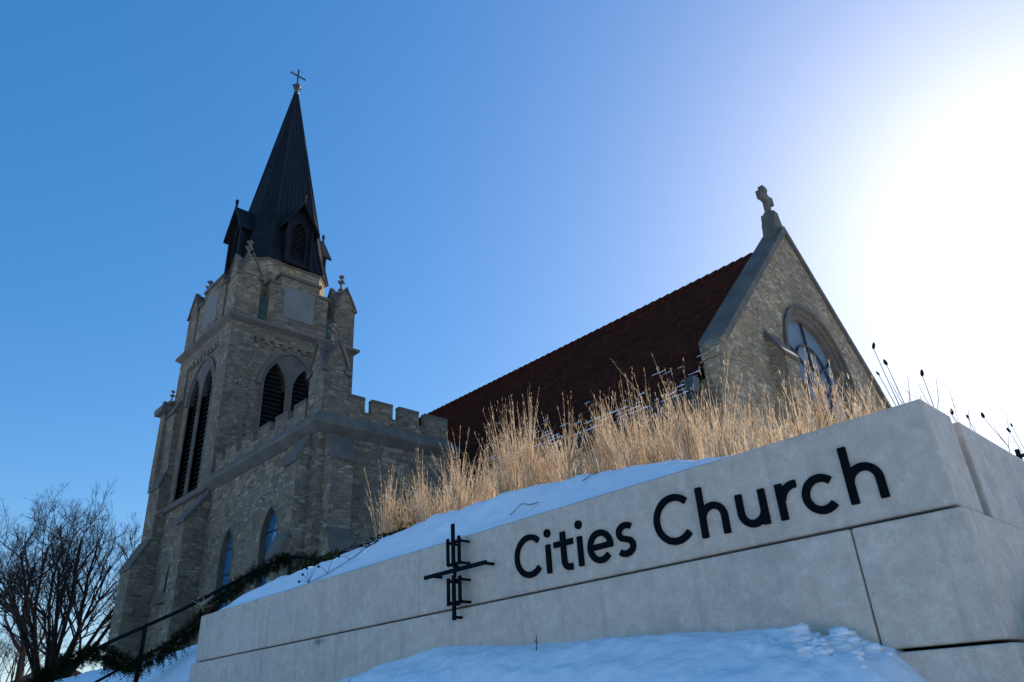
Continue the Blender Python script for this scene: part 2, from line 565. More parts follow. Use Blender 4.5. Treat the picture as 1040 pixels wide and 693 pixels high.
# snow bank heaped against the front of the sign
def bank_z(x, y):
    z = front_z(x, y)
    e = sstep(-.95, -1.4, x)
    amp = sstep(3.55, 3.2, y)
    z += (.022*(noise.noise(Vector((x*.9, z*9 + y*2.2, 4.0)))) + .012*noise.noise(Vector((x*2.1, y*7, 8.0))))*amp*e
    z += .05*fbm(x, y, 1.1)*amp*e + (.020*fbm(x+9, y, 4.0, 5) + .016*abs(fbm(x, y+5, 9, 4)) + .010*max(0, fbm(x*.7, y*1.6, 16, 3)))*(.35+.65*amp)*e
    # broken crusty end at the right
    cr = math.exp(-((x+1.62)/.26)**2)*sstep(2.7, 3.4, y)
    z += cr*(.060*fbm(x, y, 8, 5) + .03*abs(fbm(x, y, 17, 3))) 
    return z
grid_sheet('snow_bank', frange(-13.5, -.75, 560), frange(.6, 3.53, 170), bank_z, M_SNOW)
# crumbled lumps on that crusty end
m = MB()
rr = random.Random(4)
for i in range(110):
    x = rr.gauss(-1.56, .11); y = rr.uniform(3.18, 3.43)
    if x > -1.30: continue
    r = rr.choice((.006, .008, .010, .014, .020, .030))*rr.uniform(.8, 1.2)
    bm = bmesh.new(); bmesh.ops.create_icosphere(bm, subdivisions=2, radius=1)
    z = bank_z(x, y)
    vs = []
    sx_, sy_, sz_ = rr.uniform(.8, 1.9), rr.uniform(.7, 1.3), rr.uniform(.5, .9)
    for v in bm.verts:
        k_ = 1 + .75*noise.noise(v.co*1.3 + Vector((i*3.1, 0, 0))) + .3*noise.noise(v.co*3.5 + Vector((i*3.1, 0, 0)))
        vs.append((x + v.co.x*r*sx_*k_, y + v.co.y*r*sy_*k_, z - r*.2 + v.co.z*r*sz_*k_))
    m.add(vs, [tuple(q.index for q in f.verts) for f in bm.faces])
    bm.free()
tag(m.build('snow_crumbs', M_SNOW, smooth=True), 'broken crusty snow lumps at the right end of the snow bank', 'snow', kind='stuff')

# planter bed behind the sign: snow-covered mound, lawn side at the left
def bed_z(x, y):
    c = interp(CREST, x)
    base = 1.168
    k_ = sstep(3.50, 4.12, y)
    z = base + (c - base)*k_
    if y > 4.12: z = c + (y-4.12)*.10
    if y > 6: z -= (y-6)*.02
    z += (.034*fbm(x, y, 1.6) + .022*fbm(x+4, y, 5.0, 5) + .006*abs(fbm(x, y, 22, 3)))*sstep(3.5, 3.72, y)
    if x > -2.3: z += .02*sstep(3.75, 3.6, y)*0
    if x < -8.9: z -= (-8.9-x)*.35
    return z
grid_sheet('planting_bed', frange(-8.93, -1.25, 380), [3.505 + .02*i for i in range(46)] + frange(4.45, 8.5, 60), lambda x, y: bed_z(x, y) - .01*sstep(-2.2, -1.6, x), M_SNOW)
# snow slope past the left end of the sign
VERGE = [(.8, -1.25), (2.4, -.5), (3.4, .35), (4.1, 1.0), (5.2, 1.16), (9.6, 1.25)]
def verge_z(x, y):
    t = sstep(-11.5, -15, x)
    z = interp(VERGE, y)*(1-t) + lawn_z(x, y)*t
    return z + .045*fbm(x, y, .9) + .02*fbm(x, y, 3) + .008*fbm(x, y, 9)
grid_sheet('snow_verge', frange(-60, -8.75, 240), frange(.8, 9.6, 110), verge_z, M_SNOW)
grid_sheet('bounce_snow', frange(-.70, 30, 90), frange(-4.0, 40, 110), lambda x, y: ground_z(x, y) + .04 + .05*fbm(x, y, .8) + .012*fbm(x, y, 4), M_SNOW)  # unseen clean snow, added to bounce sunlight onto the sign's return face
# ------------------------------------------------------------------ sign wall
SW = empty('sign_wall', (-5, 3.7, 0), 'long pale precast stone sign wall with black lettering and emblem', 'sign')
m = MB(); m.box(-8.95, -4.735, 3.5, 3.883, .678, 1.168); m.build('upper_block', M_CONC, SW, bevel=.010)
m = MB(); m.box(-4.733, -.915, 3.5, 3.883, .678, 1.168); m.build('upper_block', M_CONC, SW, bevel=.010)
m = MB(); m.box(-1.45, -.915, 4.013, 9.5, .678, 1.168); m.build('return_block', M_CONC, SW, bevel=.010)
m = MB(); m.box(-8.95, -8.60, 3.887, 8.6, .5, 1.168); m.build('return_block', M_CONC, SW, bevel=.010)
m = MB(); m.box(-8.90, -.965, 3.56, 3.80, .12, 1.10); m.box(-1.40, -.965, 3.56, 9.4, .12, 1.10); m.box(-9.0, -.92, 3.53, 3.8, -.6, .13); m.build('core', M_PANEL, SW)
m = MB(); m.box(-8.985, -1.374, 3.47, 3.90, .142, .662); m.build('lower_block', M_CONC, SW, bevel=.010)
m = MB(); m.box(-1.367, -.885, 3.47, 9.5, .142, .662); m.build('lower_block', M_CONC, SW, bevel=.010)
m = MB(); m.box(-9.02, -.86, 3.44, 9.5, -.9, .128); m.build('base_course', M_CONC, SW, bevel=.010)

# letters drawn as centre-line strokes with flat ends, extruded
def stroke(mb, pts, wd, y0=3.484, y1=3.502, caps=True):
    n = len(pts)
    L = []; Rr = []
    for i in range(n):
        a = Vector(pts[max(i-1, 0)]); b = Vector(pts[min(i+1, n-1)])
        d = (b - a).normalized()
        nn = Vector((-d.y, d.x))*wd/2
        p = Vector(pts[i])
        L.append(p + nn); Rr.append(p - nn)
    vs = [(p.x, y0, p.y) for p in L] + [(p.x, y0, p.y) for p in Rr] + [(p.x, y1, p.y) for p in L] + [(p.x, y1, p.y) for p in Rr]
    fs = []
    for i in range(n-1):
        fs += [(i, i+1, n+i+1, n+i), (2*n+i, 3*n+i, 3*n+i+1, 2*n+i+1), (i, 2*n+i, 2*n+i+1, i+1), (n+i, n+i+1, 3*n+i+1, 3*n+i)]
    fs += [(0, n, 3*n, 2*n), (n-1, 3*n-1, 4*n-1, 2*n-1)]
    mb.add(vs, fs)
def arc(cx, cz, r, a0, a1, n=22, rz=None):
    rz = rz or r
    return [(cx + r*math.cos(R(a0 + (a1-a0)*i/n)), cz + rz*math.sin(R(a0 + (a1-a0)*i/n))) for i in range(n+1)]
SW_ = .0385
def L_(fn, label=None):
    m = MB(); fn(m); o = m.build('letter', M_LETTER, SW, bevel=.003)
    return o
k_s = 1.0052
BZ, XH, AS, CT, CBt = .768, .950, 1.044, 1.047, .768
def cap_C(cx): return lambda m: stroke(m, arc(cx, .9075, .1215, 44, 316, 30), SW_)
def dot_i(x):
    def f(m):
        stroke(m, [(x, BZ), (x, XH)], SW_)
        pts = arc(0, 0, .0275, 0, 360, 16)[:-1]
        m.prism([(x+a, 1.022+b) for a, b in pts], lambda s, t, a: (s, a, t), 3.484, 3.502)
    return f
def let_t(x):
    def f(m):
        stroke(m, [(x, 1.006), (x, .825)] + arc(x+.045, .825, .045, 180, 268, 8) + [(x+.068, .7805)], .040)
        stroke(m, [(x-.082, .934), (x+.082, .934)], .036, 3.4843)
    return f
def let_e(cx):
    def f(m):
        cz, r = .859, .0815
        stroke(m, arc(cx, cz, r, -2, 318, 30), .038)
        stroke(m, [(cx-.075, cz), (cx+.0985, cz)], .034, 3.4843)
    return f
def let_s(cx):
    def f(m):
        p = arc(cx+.004, .9075, .0455, 38, 180, 12, .0355) + [(cx-.030, .883), (cx, .864), (cx+.032, .845)]
        p = arc(cx+.006, .905, .053, 42, 235, 16, .0405)
        p += arc(cx-.006, .823, .055, 55, -142, 16, .0415)
        stroke(m, p, .037)
    return f
def let_h(x, x2):
    def f(m):
        stroke(m, [(x, BZ), (x, AS)], SW_)
        r = (x2-x)/2
        stroke(m, arc(x+r, .951-.0205-r, r, 178, 0, 18) + [(x2, BZ)], SW_, 3.4843)
    return f
def let_u(x, x2):
    def f(m):
        stroke(m, [(x2, BZ), (x2, XH)], SW_)
        r = (x2-x)/2
        stroke(m, [(x, XH)] + arc(x+r, BZ-.003+.0205+r, r, 180, 358, 18), SW_, 3.4843)
    return f
def let_r(x):
    def f(m):
        stroke(m, [(x, BZ), (x, XH)], SW_)
        stroke(m, arc(x+.082, .8575, .0755, 176, 90, 12) + [(x+.094, .9325)], .039, 3.4843)
    return f
def low_c(cx): return lambda m: stroke(m, arc(cx, .852, .0775, 44, 316, 26), SW_)
for fn in (cap_C(-3.494), dot_i(-3.320), let_t(-3.184), dot_i(-3.043), let_e(-2.881), let_s(-2.682),
           cap_C(-2.324), let_h(-2.143, -2.008), let_u(-1.910, -1.777), let_r(-1.679), low_c(-1.470), let_h(-1.322, -1.184)):
    L_(fn)

# the emblem: a cross of steel bars standing off the wall on pins
EM = MB(); EM.box(-4.53, -3.825, 3.3935, 3.4079, .901, .930); em = EM.build('emblem', M_LETTER, SW, bevel=.002)
em['label'] = 'black steel cross emblem of crossed bars standing off the wall'
def bar(x0, x1, y0, y1, z0, z1, nm='bar'):
    m = MB(); m.box(x0, x1, y0, y1, z0, z1); m.build(nm, M_LETTER, em, bevel=.002)
bar(-4.201, -4.167, 3.394, 3.408, .945, 1.250)
bar(-4.201, -4.167, 3.394, 3.408, .580, .884)
for z0, z1 in ((.955, 1.152), (.682, .872)):
    bar(-4.262, -4.232, 3.396, 3.408, z0, z1)
    bar(-4.133, -4.103, 3.396, 3.408, z0, z1)
for z in (1.118, .963, .848, .697):
    bar(-4.262, -4.104, 3.4085, 3.418, z-.011, z+.011, 'tie')
    m = MB()
    m.tube([(-4.118, 3.412, z), (-4.118, 3.502, z)], .009, 8); m.tube([(-4.247, 3.412, z), (-4.247, 3.502, z)], .009, 8)
    m.build('pin', M_LETTER, em)
m = MB()
for x in (-4.45, -3.86): m.tube([(x, 3.42, .916), (x, 3.502, .916)], .011, 8)
m.tube([(-4.184, 3.41, .60), (-4.184, 3.49, .60)], .010, 8)
m.build('pin', M_LETTER, em)
m = MB(); m.box(-4.198, -4.170, 3.4082, 3.416, .872, .96); m.build('tie', M_LETTER, em)

# ------------------------------------------------------------------ church
CH = empty('church', (-25, 18, 1.9), 'old limestone church with dark spire, red tile roof and round gable window', 'church')
G0 = 1.2     # foundations start below ground
TX0, TX1, TY0, TY1 = -32.45, -27.12, 10.3, 16.03
CORN = 15.45
def part(mb, name, mat, parent=CH, **kw):
    return [m.build(name, mat, parent, **kw) for m in split_pieces(mb)][0]

# --- tower walls with belfry openings
zb0 = 8.35
lanF = [(-30.22, 1.08), (-28.86, 1.08)]
lanR = [(12.42, .98), (13.72, .98)]
m = MB()
def belfry_holes(cs, z0, zs, rise): return [lancet(c, wd, z0, zs, rise) for c, wd in cs]
hF = belfry_holes(lanF, zb0, 12.6, 1.12)
hR = belfry_holes(lanR, 9.0, 12.75, 1.15)
winF = lancet(-29.75, 1.15, 4.75, 5.25, .85)
m.panel([(TX0, G0), (TX1, G0), (TX1, CORN), (TX0, CORN)], hF + [winF], fY(TY0), 0, .45)
m.panel([(TY0, G0), (TY1, G0), (TY1, CORN), (TY0, CORN)], hR, fX(TX1), 0, .45)
m.panel([(TX0, G0), (TX1, G0), (TX1, CORN), (TX0, CORN)], belfry_holes(lanF, 9, 12.6, 1.12), fYp(TY1), 0, .45)
m.panel([(TY0, G0), (TY1, G0), (TY1, CORN), (TY0, CORN)], belfry_holes(lanR, 9.0, 12.75, 1.15), fXn(TX0), 0, .45)
tower = part(m, 'tower_wall', M_ASH, uv=True)
# corner strips and the corbel table over the recessed wall face
m = MB()
e = .09
for (x0, x1, y0, y1) in ((TX0-e, TX0+.95, TY0-e, TY0+.004), (TX1-.95, TX1-.004, TY0-e, TY0+.004), (TX1-.004, TX1+e, TY0-e, TY0+.95), (TX1-.004, TX1+e, TY1-.95, TY1+e),
                         (TX0-e, TX0+.004, TY0+.006, TY0+.95), (TX0-e, TX0+.004, TY1-.95, TY1+e), (TX0+.006, TX0+.95, TY1-.004, TY1+e), (TX1-.95, TX1-.006, TY1-.004, TY1+e)):
    m.box(x0, x1, y0, y1, 8.2 if y0 < TY0 and x1 <= TX1 else G0, CORN-.005)
m.box(TX0+.95, TX1-.95, TY0-e, TY0+.004, 14.72, CORN-.005)
m.box(TX1-.004, TX1+e, TY0+.95, TY1-.95, 14.82, CORN-.005)
n = 9
for i in range(n):
    x = TX0+1.15 + (TX1-TX0-2.3)*i/(n-1)
    m.box(x-.10, x+.10, TY0-e+.004, TY0, 14.55, 14.72)
    y = TY0+1.15 + (TY1-TY0-2.3)*i/(n-1)
    m.box(TX1, TX1+e-.004, y-.10, y+.10, 14.65, 14.82)
part(m, 'corner_strip', M_ASH, uv=True)

def frame_ring(m, c, wd, z0, zs, rise, t, fn, a0, a1):
    o = lancet(c, wd + 2*t, z0 - t, zs, rise + t)
    i = lancet(c, wd, z0, zs, rise)
    m.ring(o, i, fn, a0, a1)

def belfry(cs, z0, zs, rise, fn, hood_c, hood_w, hood_z, hood_r):
    m = MB()
    plate = lancet(hood_c, hood_w - .01, z0 - .12, hood_z, hood_r - .005, 14)
    m.panel(plate, [lancet(c, wd, z0, zs, rise) for c, wd in cs], fn, -.035, .40)
    for c, wd in cs:   # slim moulding round each light
        m.ring(lancet(c, wd + .16, z0, zs, rise + .09), lancet(c, wd + .02, z0, zs, rise + .01), fn, -.06, -.03)
    o = part(m, 'belfry_window', M_TRIM)
    m2 = MB()
    outer = lancet(hood_c, hood_w + .34, zs-.55, hood_z, hood_r + .17, 14)[2:]
    inner = lancet(hood_c, hood_w, zs-.55, hood_z, hood_r, 14)[2:]
    n = len(outer)
    vs = [fn(s, t, -.10) for s, t in outer] + [fn(s, t, -.10) for s, t in inner] + [fn(s, t, .02) for s, t in outer] + [fn(s, t, .02) for s, t in inner]
    fs = []
    for i in range(n-1):
        fs += [(i, i+1, n+i+1, n+i), (i, 2*n+i, 2*n+i+1, i+1), (n+i, n+i+1, 3*n+i+1, 3*n+i)]
    m2.add(vs, fs)
    part(m2, 'hood_mould', M_TRIM, o)
    m3 = MB()
    for c, wd in cs:
        z = z0 + .05
        while z < zs + rise:
            hwid = wd/2 - .01
            if z > zs:
                r = (wd*wd/4 + rise*rise)/wd
                d = z - zs
                hwid = max(.03, math.sqrt(max(0, r*r - d*d)) - (r - wd/2)) - .01
            m3.prism([(c-hwid, z), (c+hwid, z), (c+hwid, z+.03), (c-hwid, z+.03)],
                     lambda s, t, a, z=z: fn(s, t + (a-.12)*.55, a), .12, .34)
            z += .2
        m3.prism(lancet(c, wd-.01, z0, zs, rise), fn, .385, .42)
    part(m3, 'louvre', M_LOUV, o)
    return o
belfry(lanF, zb0, 12.6, 1.12, fY(TY0), -29.54, 2.72, 12.62, 1.75)
belfry(lanR, 9.0, 12.75, 1.15, fX(TX1), 13.07, 2.58, 12.75, 1.72)

# --- cornice, string courses, drip moulds
def moulding(name, prof, x0, x1, y0, y1, sides='FRBL', mat=M_TRIM, parent=CH):
    """prof: list of (outset, z). a mitred moulding round a rectangle"""
    m = MB()
    n = len(prof)
    vs = []
    for o_, z in prof:
        vs += [(x0-o_, y0-o_, z), (x1+o_, y0-o_, z), (x1+o_, y1+o_, z), (x0-o_, y1+o_, z)]
    fs = []
    for i in range(n-1):
        for j, s in enumerate('FRBL'):
            if s in sides:
                a = i*4+j; b = i*4+(j+1) % 4
                fs.append((a, b, b+4, a+4))
    m.add(vs, fs)
    return part(m, name, mat, parent)
moulding('cornice', [(.05, 15.27), (.12, 15.33), (.30, 15.47), (.30, 15.58), (.05, 15.74), (-.05, 15.745)], TX0, TX1, TY0, TY1)
moulding('string_course', [(.03, 8.02), (.16, 8.06), (.16, 8.18), (.02, 8.40)], TX0, TX1+.4, TY0, TY1, 'FL')

# --- parapet stage of the tower: corner turrets, centre merlons with blank panels, copper infill
P0, PT = 15.70, 18.25
e = .06
def merlon(fn, c, nm='parapet'):
    m = MB()
    lo, hi = 17.75, 18.28
    o = [(c-1.45, P0), (c+1.45, P0), (c+1.45, lo), (c+.98, lo), (c+.98, hi), (c-.98, hi), (c-.98, lo), (c-1.45, lo)]
    m.prism(o, fn, -e, .42)
    p = part(m, nm, M_ASH, uv=True)
    m = MB()
    for a, b, z in ((c-1.5, c-.98, lo), (c+.98, c+1.5, lo), (c-1.04, c+1.04, hi)):
        m.prism([(a, z), (b, z), (b, z+.14), (a, z+.14)], fn, -e-.07, .48)
    part(m, 'merlon_cap', M_TRIMD, p)
    m = MB(); m.prism([(c-.75, 16.2), (c+.75, 16.2), (c+.75, 17.05), (c-.75, 17.05)], fn, -e-.02, .1)
    m.prism([(c-.75, 17.06), (c+.75, 17.06), (c+.75, 17.78), (c-.75, 17.78)], fn, -e-.02, .1)
    part(m, 'stone_panel', M_PANEL, p)
    m = MB()
    for s in (-1, 1):
        a = c + s*1.45; b = c + s*1.95
        m.prism([(min(a, b), P0), (max(a, b), P0), (max(a, b), 16.95), (min(a, b), 16.95)], fn, .06, .36)
    part(m, 'copper_panel', M_COPPER, p)
cx, cy = (TX0+TX1)/2, (TY0+TY1)/2
merlon(fX(TX1), cy); merlon(fY(TY0), cx); merlon(fXn(TX0), cy); merlon(fYp(TY1), cx)

def finial(m, c, s=1.0, k=8):
    m.lathe(c, [(.13*s, -.25*s), (.10*s, .0), (.17*s, .06*s), (.09*s, .16*s), (.055*s, .34*s), (.06*s, .46*s), (.15*s, .52*s), (.06*s, .62*s), (.05*s, .78*s), (.10*s, .86*s), (.02*s, 1.04*s)], k)
    for a in range(4):
        t = a*PI/2
        for zz, rr_ in ((.56*s, .15*s), (.88*s, .10*s)):
            x, y = c[0]+math.cos(t)*rr_, c[1]+math.sin(t)*rr_
            m.lathe((x, y, c[2]+zz-.06*s), [(.01*s, 0), (.065*s, .05*s), (.065*s, .09*s), (.01*s, .15*s)], 6)

def cross_gable(m, x, y, h, z0, z1, over=.0):
    """two crossed gables over a square of half-width h"""
    o = over
    for ax in (0, 1):
        def P(s, t, a):
            return (x + s, y + a, t) if ax == 0 else (x + a, y + s, t)
        m.prism([(-h-o, z0-o*1.2), (h+o, z0-o*1.2), (0, z1)], P, -h-o, h+o)
def turret(x, y, h, z0, ze, za, zf, nm='corner_turret', parent=CH, strings=(), fs=.95):
    m = MB(); m.box(x-h, x+h, y-h, y+h, z0, ze)
    cross_gable(m, x, y, h-.004, ze-.01, za-.05)
    t = part(m, nm, M_ASH, parent, uv=True)
    # coping slabs along each gable edge
    m = MB()
    for ax in (0, 1):
        def P(s, tt, a, ax=ax): return (x + s, y + a, tt) if ax == 0 else (x + a, y + s, tt)
        th = .06
        for sg in (-1, 1):
            for a0, a1 in ((-h-.07, -h+.16), (h-.16, h+.07)):
                m.prism([(sg*(h+.09), ze-.12), (sg*(h+.09), ze-.04), (0, za+th), (0, za-.05)], P, a0, a1)
    # roof slopes
    cross_gable(m, x, y, h-.12, ze-.005, za-.02)
    part(m, 'gable_coping', M_TRIMD, t)
    m = MB()
    finial(m, (x, y, za+.05), fs)
    # crockets climbing the slopes
    for a in range(4):
        tt = a*PI/2 + PI/4
        for q in (.35, .7):
            rr_ = h*1.25*(1-q)
            m.lathe((x+math.cos(tt)*rr_, y+math.sin(tt)*rr_, ze + (za-ze)*q - .05), [(.05, 0), (.10, .08), (.06, .16), (.09, .22), (.01, .30)], 6)
    part(m, 'finial', M_TRIM, t)
    return t
hh = .53
for x in (TX0+hh-e, TX1-hh+e):
    for y in (TY0+hh-e, TY1-hh+e):
        turret(x, y, hh, P0, 17.75, 18.85, 19.8)

# --- stone drum and spire (chamfered square)
def octo(a, hw):   # apothem a, half width of the cardinal faces hw
    return [(a, -hw), (a, hw), (hw, a), (-hw, a), (-a, hw), (-a, -hw), (-hw, -a), (hw, -a)]
SX, SY = -30.0, 13.22
def oct_band(m, a0, h0, z0, a1, h1, z1):
    A = [(SX+p, SY+q, z0) for p, q in octo(a0, h0)]; B = [(SX+p, SY+q, z1) for p, q in octo(a1, h1)]
    m.add(A+B, [(i, (i+1) % 8, 8+(i+1) % 8, 8+i) for i in range(8)])
m = MB(); oct_band(m, 2.0, 1.36, 15.6, 2.0, 1.36, 19.55)
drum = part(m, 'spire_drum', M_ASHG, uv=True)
m = MB(); oct_band(m, 2.0, 1.36, 19.45, 2.06, 1.39, 19.55); oct_band(m, 2.06, 1.39, 19.55, 2.06, 1.39, 19.63); oct_band(m, 2.06, 1.39, 19.63, 1.9, 1.2, 19.66)
part(m, 'drum_cornice', M_TRIM, drum)
m = MB(); m.box(TX0+.3, TX1-.3, TY0+.3, TY1-.3, 15.5, 15.9); part(m, 'tower_roof', M_GUT)
ZS0, ZT = 19.62, 32.75
m = MB(); oct_band(m, 2.13, 1.43, ZS0, 1.90, 1.20, 21.0); oct_band(m, 1.90, 1.20, 21.0, .07, .035, ZT)
m.add([(SX+p, SY+q, ZS0) for p, q in octo(2.13, 1.43)], [tuple(range(8))])
spire = part(m, 'spire', M_SPIRE)
m = MB()
def seam(p0, p1, p2, r=.028):
    m.tube([p0, p1, p2], [r, r, r*.7], 4)
o0, o1, o2 = octo(2.135, 1.43), octo(1.905, 1.20), octo(.07, .035)
for i in range(8):
    j = (i+1) % 8
    nse = 8 if i % 2 == 0 else 4
    for q in range(nse):
        t = q/nse
        lp = lambda o: (SX + o[i][0]*(1-t)+o[j][0]*t, SY + o[i][1]*(1-t)+o[j][1]*t)
        a, b, c = lp(o0), lp(o1), lp(o2)
        big = q == 0
        end = 1.0 if big or q % 2 == 0 else .62
        c2 = (b[0]+(c[0]-b[0])*end, b[1]+(c[1]-b[1])*end)
        seam((a[0], a[1], ZS0), (b[0], b[1], 21.0), (c2[0], c2[1], 21.0+(ZT-21.0)*end), .045 if big else .026)
part(m, 'standing_seam', M_SPIRE, spire)
m = MB()
m.lathe((SX, SY, ZT-.5), [(.10, 0), (.13, .35), (.16, .45), (.08, .55), (.05, .7), (.20, .82), (.22, .95), (.14, 1.05), (.045, 1.15), (.04, 1.9)], 10)
m.box(SX-.035, SX+.035, SY-.035, SY+.035, ZT+.6, ZT+1.75)
m.box(SX-.03, SX+.03, SY-.42, SY+.42, ZT+1.25, ZT+1.33)
for p in ((0, -.42, 1.29), (0, .42, 1.29), (0, 0, 1.75)):
    m.lathe((SX+p[0], SY+p[1], ZT+p[2]-.07), [(.01, 0), (.075, .05), (.075, .09), (.01, .14)], 6)
for a in range(4):
    t = a*PI/2; m.lathe((SX+.2*math.cos(t), SY+.2*math.sin(t), ZT+.3), [(.02, 0), (.08, .06), (.08, .12), (.02, .2)], 6)
part(m, 'spire_cross', M_GUT, spire)

def lucarne(fn):
    """gabled louvred dormer on a spire face; fn(s, z, out)"""
    hw, z0, ze, za = .66, 19.66, 21.95, 23.15
    front = .10; back = -1.6
    m = MB()
    op = lancet(0, .74, z0+.15, 21.35, .78)
    m.panel([(-hw, z0), (hw, z0), (hw, ze), (0, za-.12), (-hw, ze)], [op], fn, front, front-.25)
    for s in (-1, 1):
        m.add([fn(s*hw, z0, front), fn(s*hw, z0, back), fn(s*hw, ze, back), fn(s*hw, ze, front)], [(0, 1, 2, 3)])
    l = part(m, 'lucarne', M_SPIRE)
    m = MB()
    for s in (-1, 1):
        m.prism([(s*(hw+.27), ze-.42), (s*(hw+.27), ze-.27), (0, za+.10), (0, za-.06)], fn, back, front+.34)
    part(m, 'lucarne_roof', M_SPIRE, l)
    m = MB()
    z = z0+.2
    while z < 22.05:
        d = max(0, z-21.35); hwid = .36 if d == 0 else max(.04, .36-.36*(d/.78)**1.5)
        m.prism([(-hwid, z), (hwid, z), (hwid, z+.03), (-hwid, z+.03)], lambda s, t, a: fn(s, t - (front-.05-a)*-.5, a), front-.22, front-.05)
        z += .17
    m.prism(op, fn, front-.27, front-.25)
    part(m, 'louvre', M_LOUV, l)
    m = MB()
    for s in (-1, 1):
        frp = [(s*.58, z0), (s*.70, z0), (s*.70, ze-.1), (s*.58, ze-.1)]
        m.prism(frp, fn, front-.05, front+.16)
    m.tube([fn(0, za, front+.28), fn(0, za+.42, front+.28)], .06, 6)
    m.tube([fn(0, za+.30, front+.28), fn(0, za+.5, front+.28)], .085, 6)
    m.prism([(-hw-.08, z0-.08), (hw+.08, z0-.08), (hw+.08, z0+.02), (-hw-.08, z0+.02)], fn, front-.3, front+.12)
    part(m, 'lucarne_trim', M_SPIRE, l)
LA = 2.06
lucarne(lambda s, z, a: (SX+LA+a, SY+s, z))
lucarne(lambda s, z, a: (SX+s, SY-LA-a, z))
lucarne(lambda s, z, a: (SX+s, SY+LA+a, z))
lucarne(lambda s, z, a: (SX-LA-a, SY+s, z))

# --- buttresses: stepped piers with sloped weatherings
def buttress(axis, c, hw, base, steps, nm='buttress', trim=True, z0=G0, mat=M_ASH):
    """axis 'Y': projects to -Y from plane base; 'X': projects to +X; 'x': to -X. steps = [(z_top_front, z_top_back, outset, next_outset)] from the bottom up"""
    if axis == 'Y': fn = lambda s, t, a: (c+a, base - s, t)
    elif axis == 'X': fn = lambda s, t, a: (base + s, c+a, t)
    else: fn = lambda s, t, a: (base - s, c+a, t)
    prof = [(-.05, z0)]
    prof.append((steps[0][2], z0))
    for zf, zk, o_, nx in steps:
        prof += [(o_, zf), (nx, zk)]
    prof.append((-.05, prof[-1][1]))
    m = MB(); m.prism(prof, fn, -hw, hw)
    b = part(m, nm, mat, uv=True)
    m = MB()
    for zf, zk, o_, nx in steps:
        d = Vector((nx-o_, zk-zf)).normalized(); nn = Vector((-d.y, d.x))*-.06
        if nn.x < 0: nn = -nn
        m.prism([(o_+.06, zf-.10), (o_+.06, zf+.04), (nx+nn.x, zk+.10), (nx, zk)], fn, -hw-.05, hw+.05)
    part(m, 'weathering', M_TRIMD, b)
    return b
# front of the tower, at both ends
buttress('Y', -27.35, .42, TY0, [(6.8, 7.75, .80, .10)])
buttress('Y', -32.15, .60, TY0, [(5.85, 6.9, .98, .40), (9.2, 9.75, .42, .22), (12.6, 13.0, .30, .12)])
buttress('x', 10.95, .60, TX0, [(5.85, 6.9, .80, .40), (9.3, 9.9, .50, .28)])
turret(-32.75, 10.15, .27, 9.4, 13.0, 13.35, 14.0, 'buttress_pinnacle', fs=.62)
m = MB(); m.prism([(-.45, 12.75), (.45, 12.75), (.52, 12.95), (.52, 13.05), (-.52, 13.05), (-.52, 12.95)], lambda s, t, a: (-32.75+s, 10.15+a, t), -.5, .5); part(m, 'pinnacle_corbel', M_TRIM)

# small tower window with its sill
def small_window(c, wd, z0, zs, rise, fn, deep=.20, sill=True):
    m = MB()
    frame_ring(m, c, wd-.02, z0+.0, zs, rise, .06, fn, -.012, .22)
    if sill:
        m.prism([(c-wd*.80, z0-.42), (c+wd*.80, z0-.42), (c+wd*.80, z0-.10), (c-wd*.80, z0-.10)], fn, -.16, .1)
    o = part(m, 'lancet_window', M_SURR)
    m = MB(); m.prism(lancet(c, wd-.01, z0+.01, zs, rise), fn, deep-.01, deep+.03)
    part(m, 'glass', M_BLUEG, o)
    m = MB()
    z = z0 + .45
    while z < zs+rise*.6:
        m.prism([(c-wd*.46, z), (c+wd*.46, z), (c+wd*.46, z+.035), (c-wd*.46, z+.035)], fn, deep-.045, deep-.012)
        z += .85
    part(m, 'glazing_bar', M_LOUV, o)
    return o
small_window(-29.75, 1.15, 4.75, 5.25, .85, fY(TY0), .11)

# --- porch block between tower and nave
BX0, BX1, BY0, BY1 = TX1+.0, -19.09, 10.3, 15.40
w1, w2 = -24.88, -21.80
m = MB()
W1 = lancet(w1, .98, 3.3, 5.2, .92); W2 = lancet(w2, 1.12, 3.3, 5.2, 1.0)
m.panel([(BX0+.09, G0), (BX1, G0), (BX1, 8.4), (BX0+.09, 8.4)], [W1, W2], fY(BY0), 0, .45)
m.panel([(BY0, G0), (BY1, G0), (BY1, 8.4), (BY0, 8.4)], [], fX(BX1), 0, .4)
m.add([(BX1, BY1, G0), (BX0, BY1, G0), (BX0, BY1, 8.4), (BX1, BY1, 8.4)], [(0, 1, 2, 3)])
porch = part(m, 'porch_wall', M_ASH, uv=True)
small_window(w1, .98, 3.3, 5.2, .92, fY(BY0), .20)
small_window(w2, 1.12, 3.3, 5.2, 1.0, fY(BY0), .20)
moulding('cornice', [(.02, 7.92), (.10, 7.98), (.30, 8.14), (.32, 8.24), (.02, 8.64), (-.1, 8.65)], BX0+.3, BX1, BY0, BY1, 'FRB')
m = MB(); m.box(BX0, BX1-.3, BY0+.3, BY1-.3, 8.3, 8.5); part(m, 'porch_roof', M_GUT)
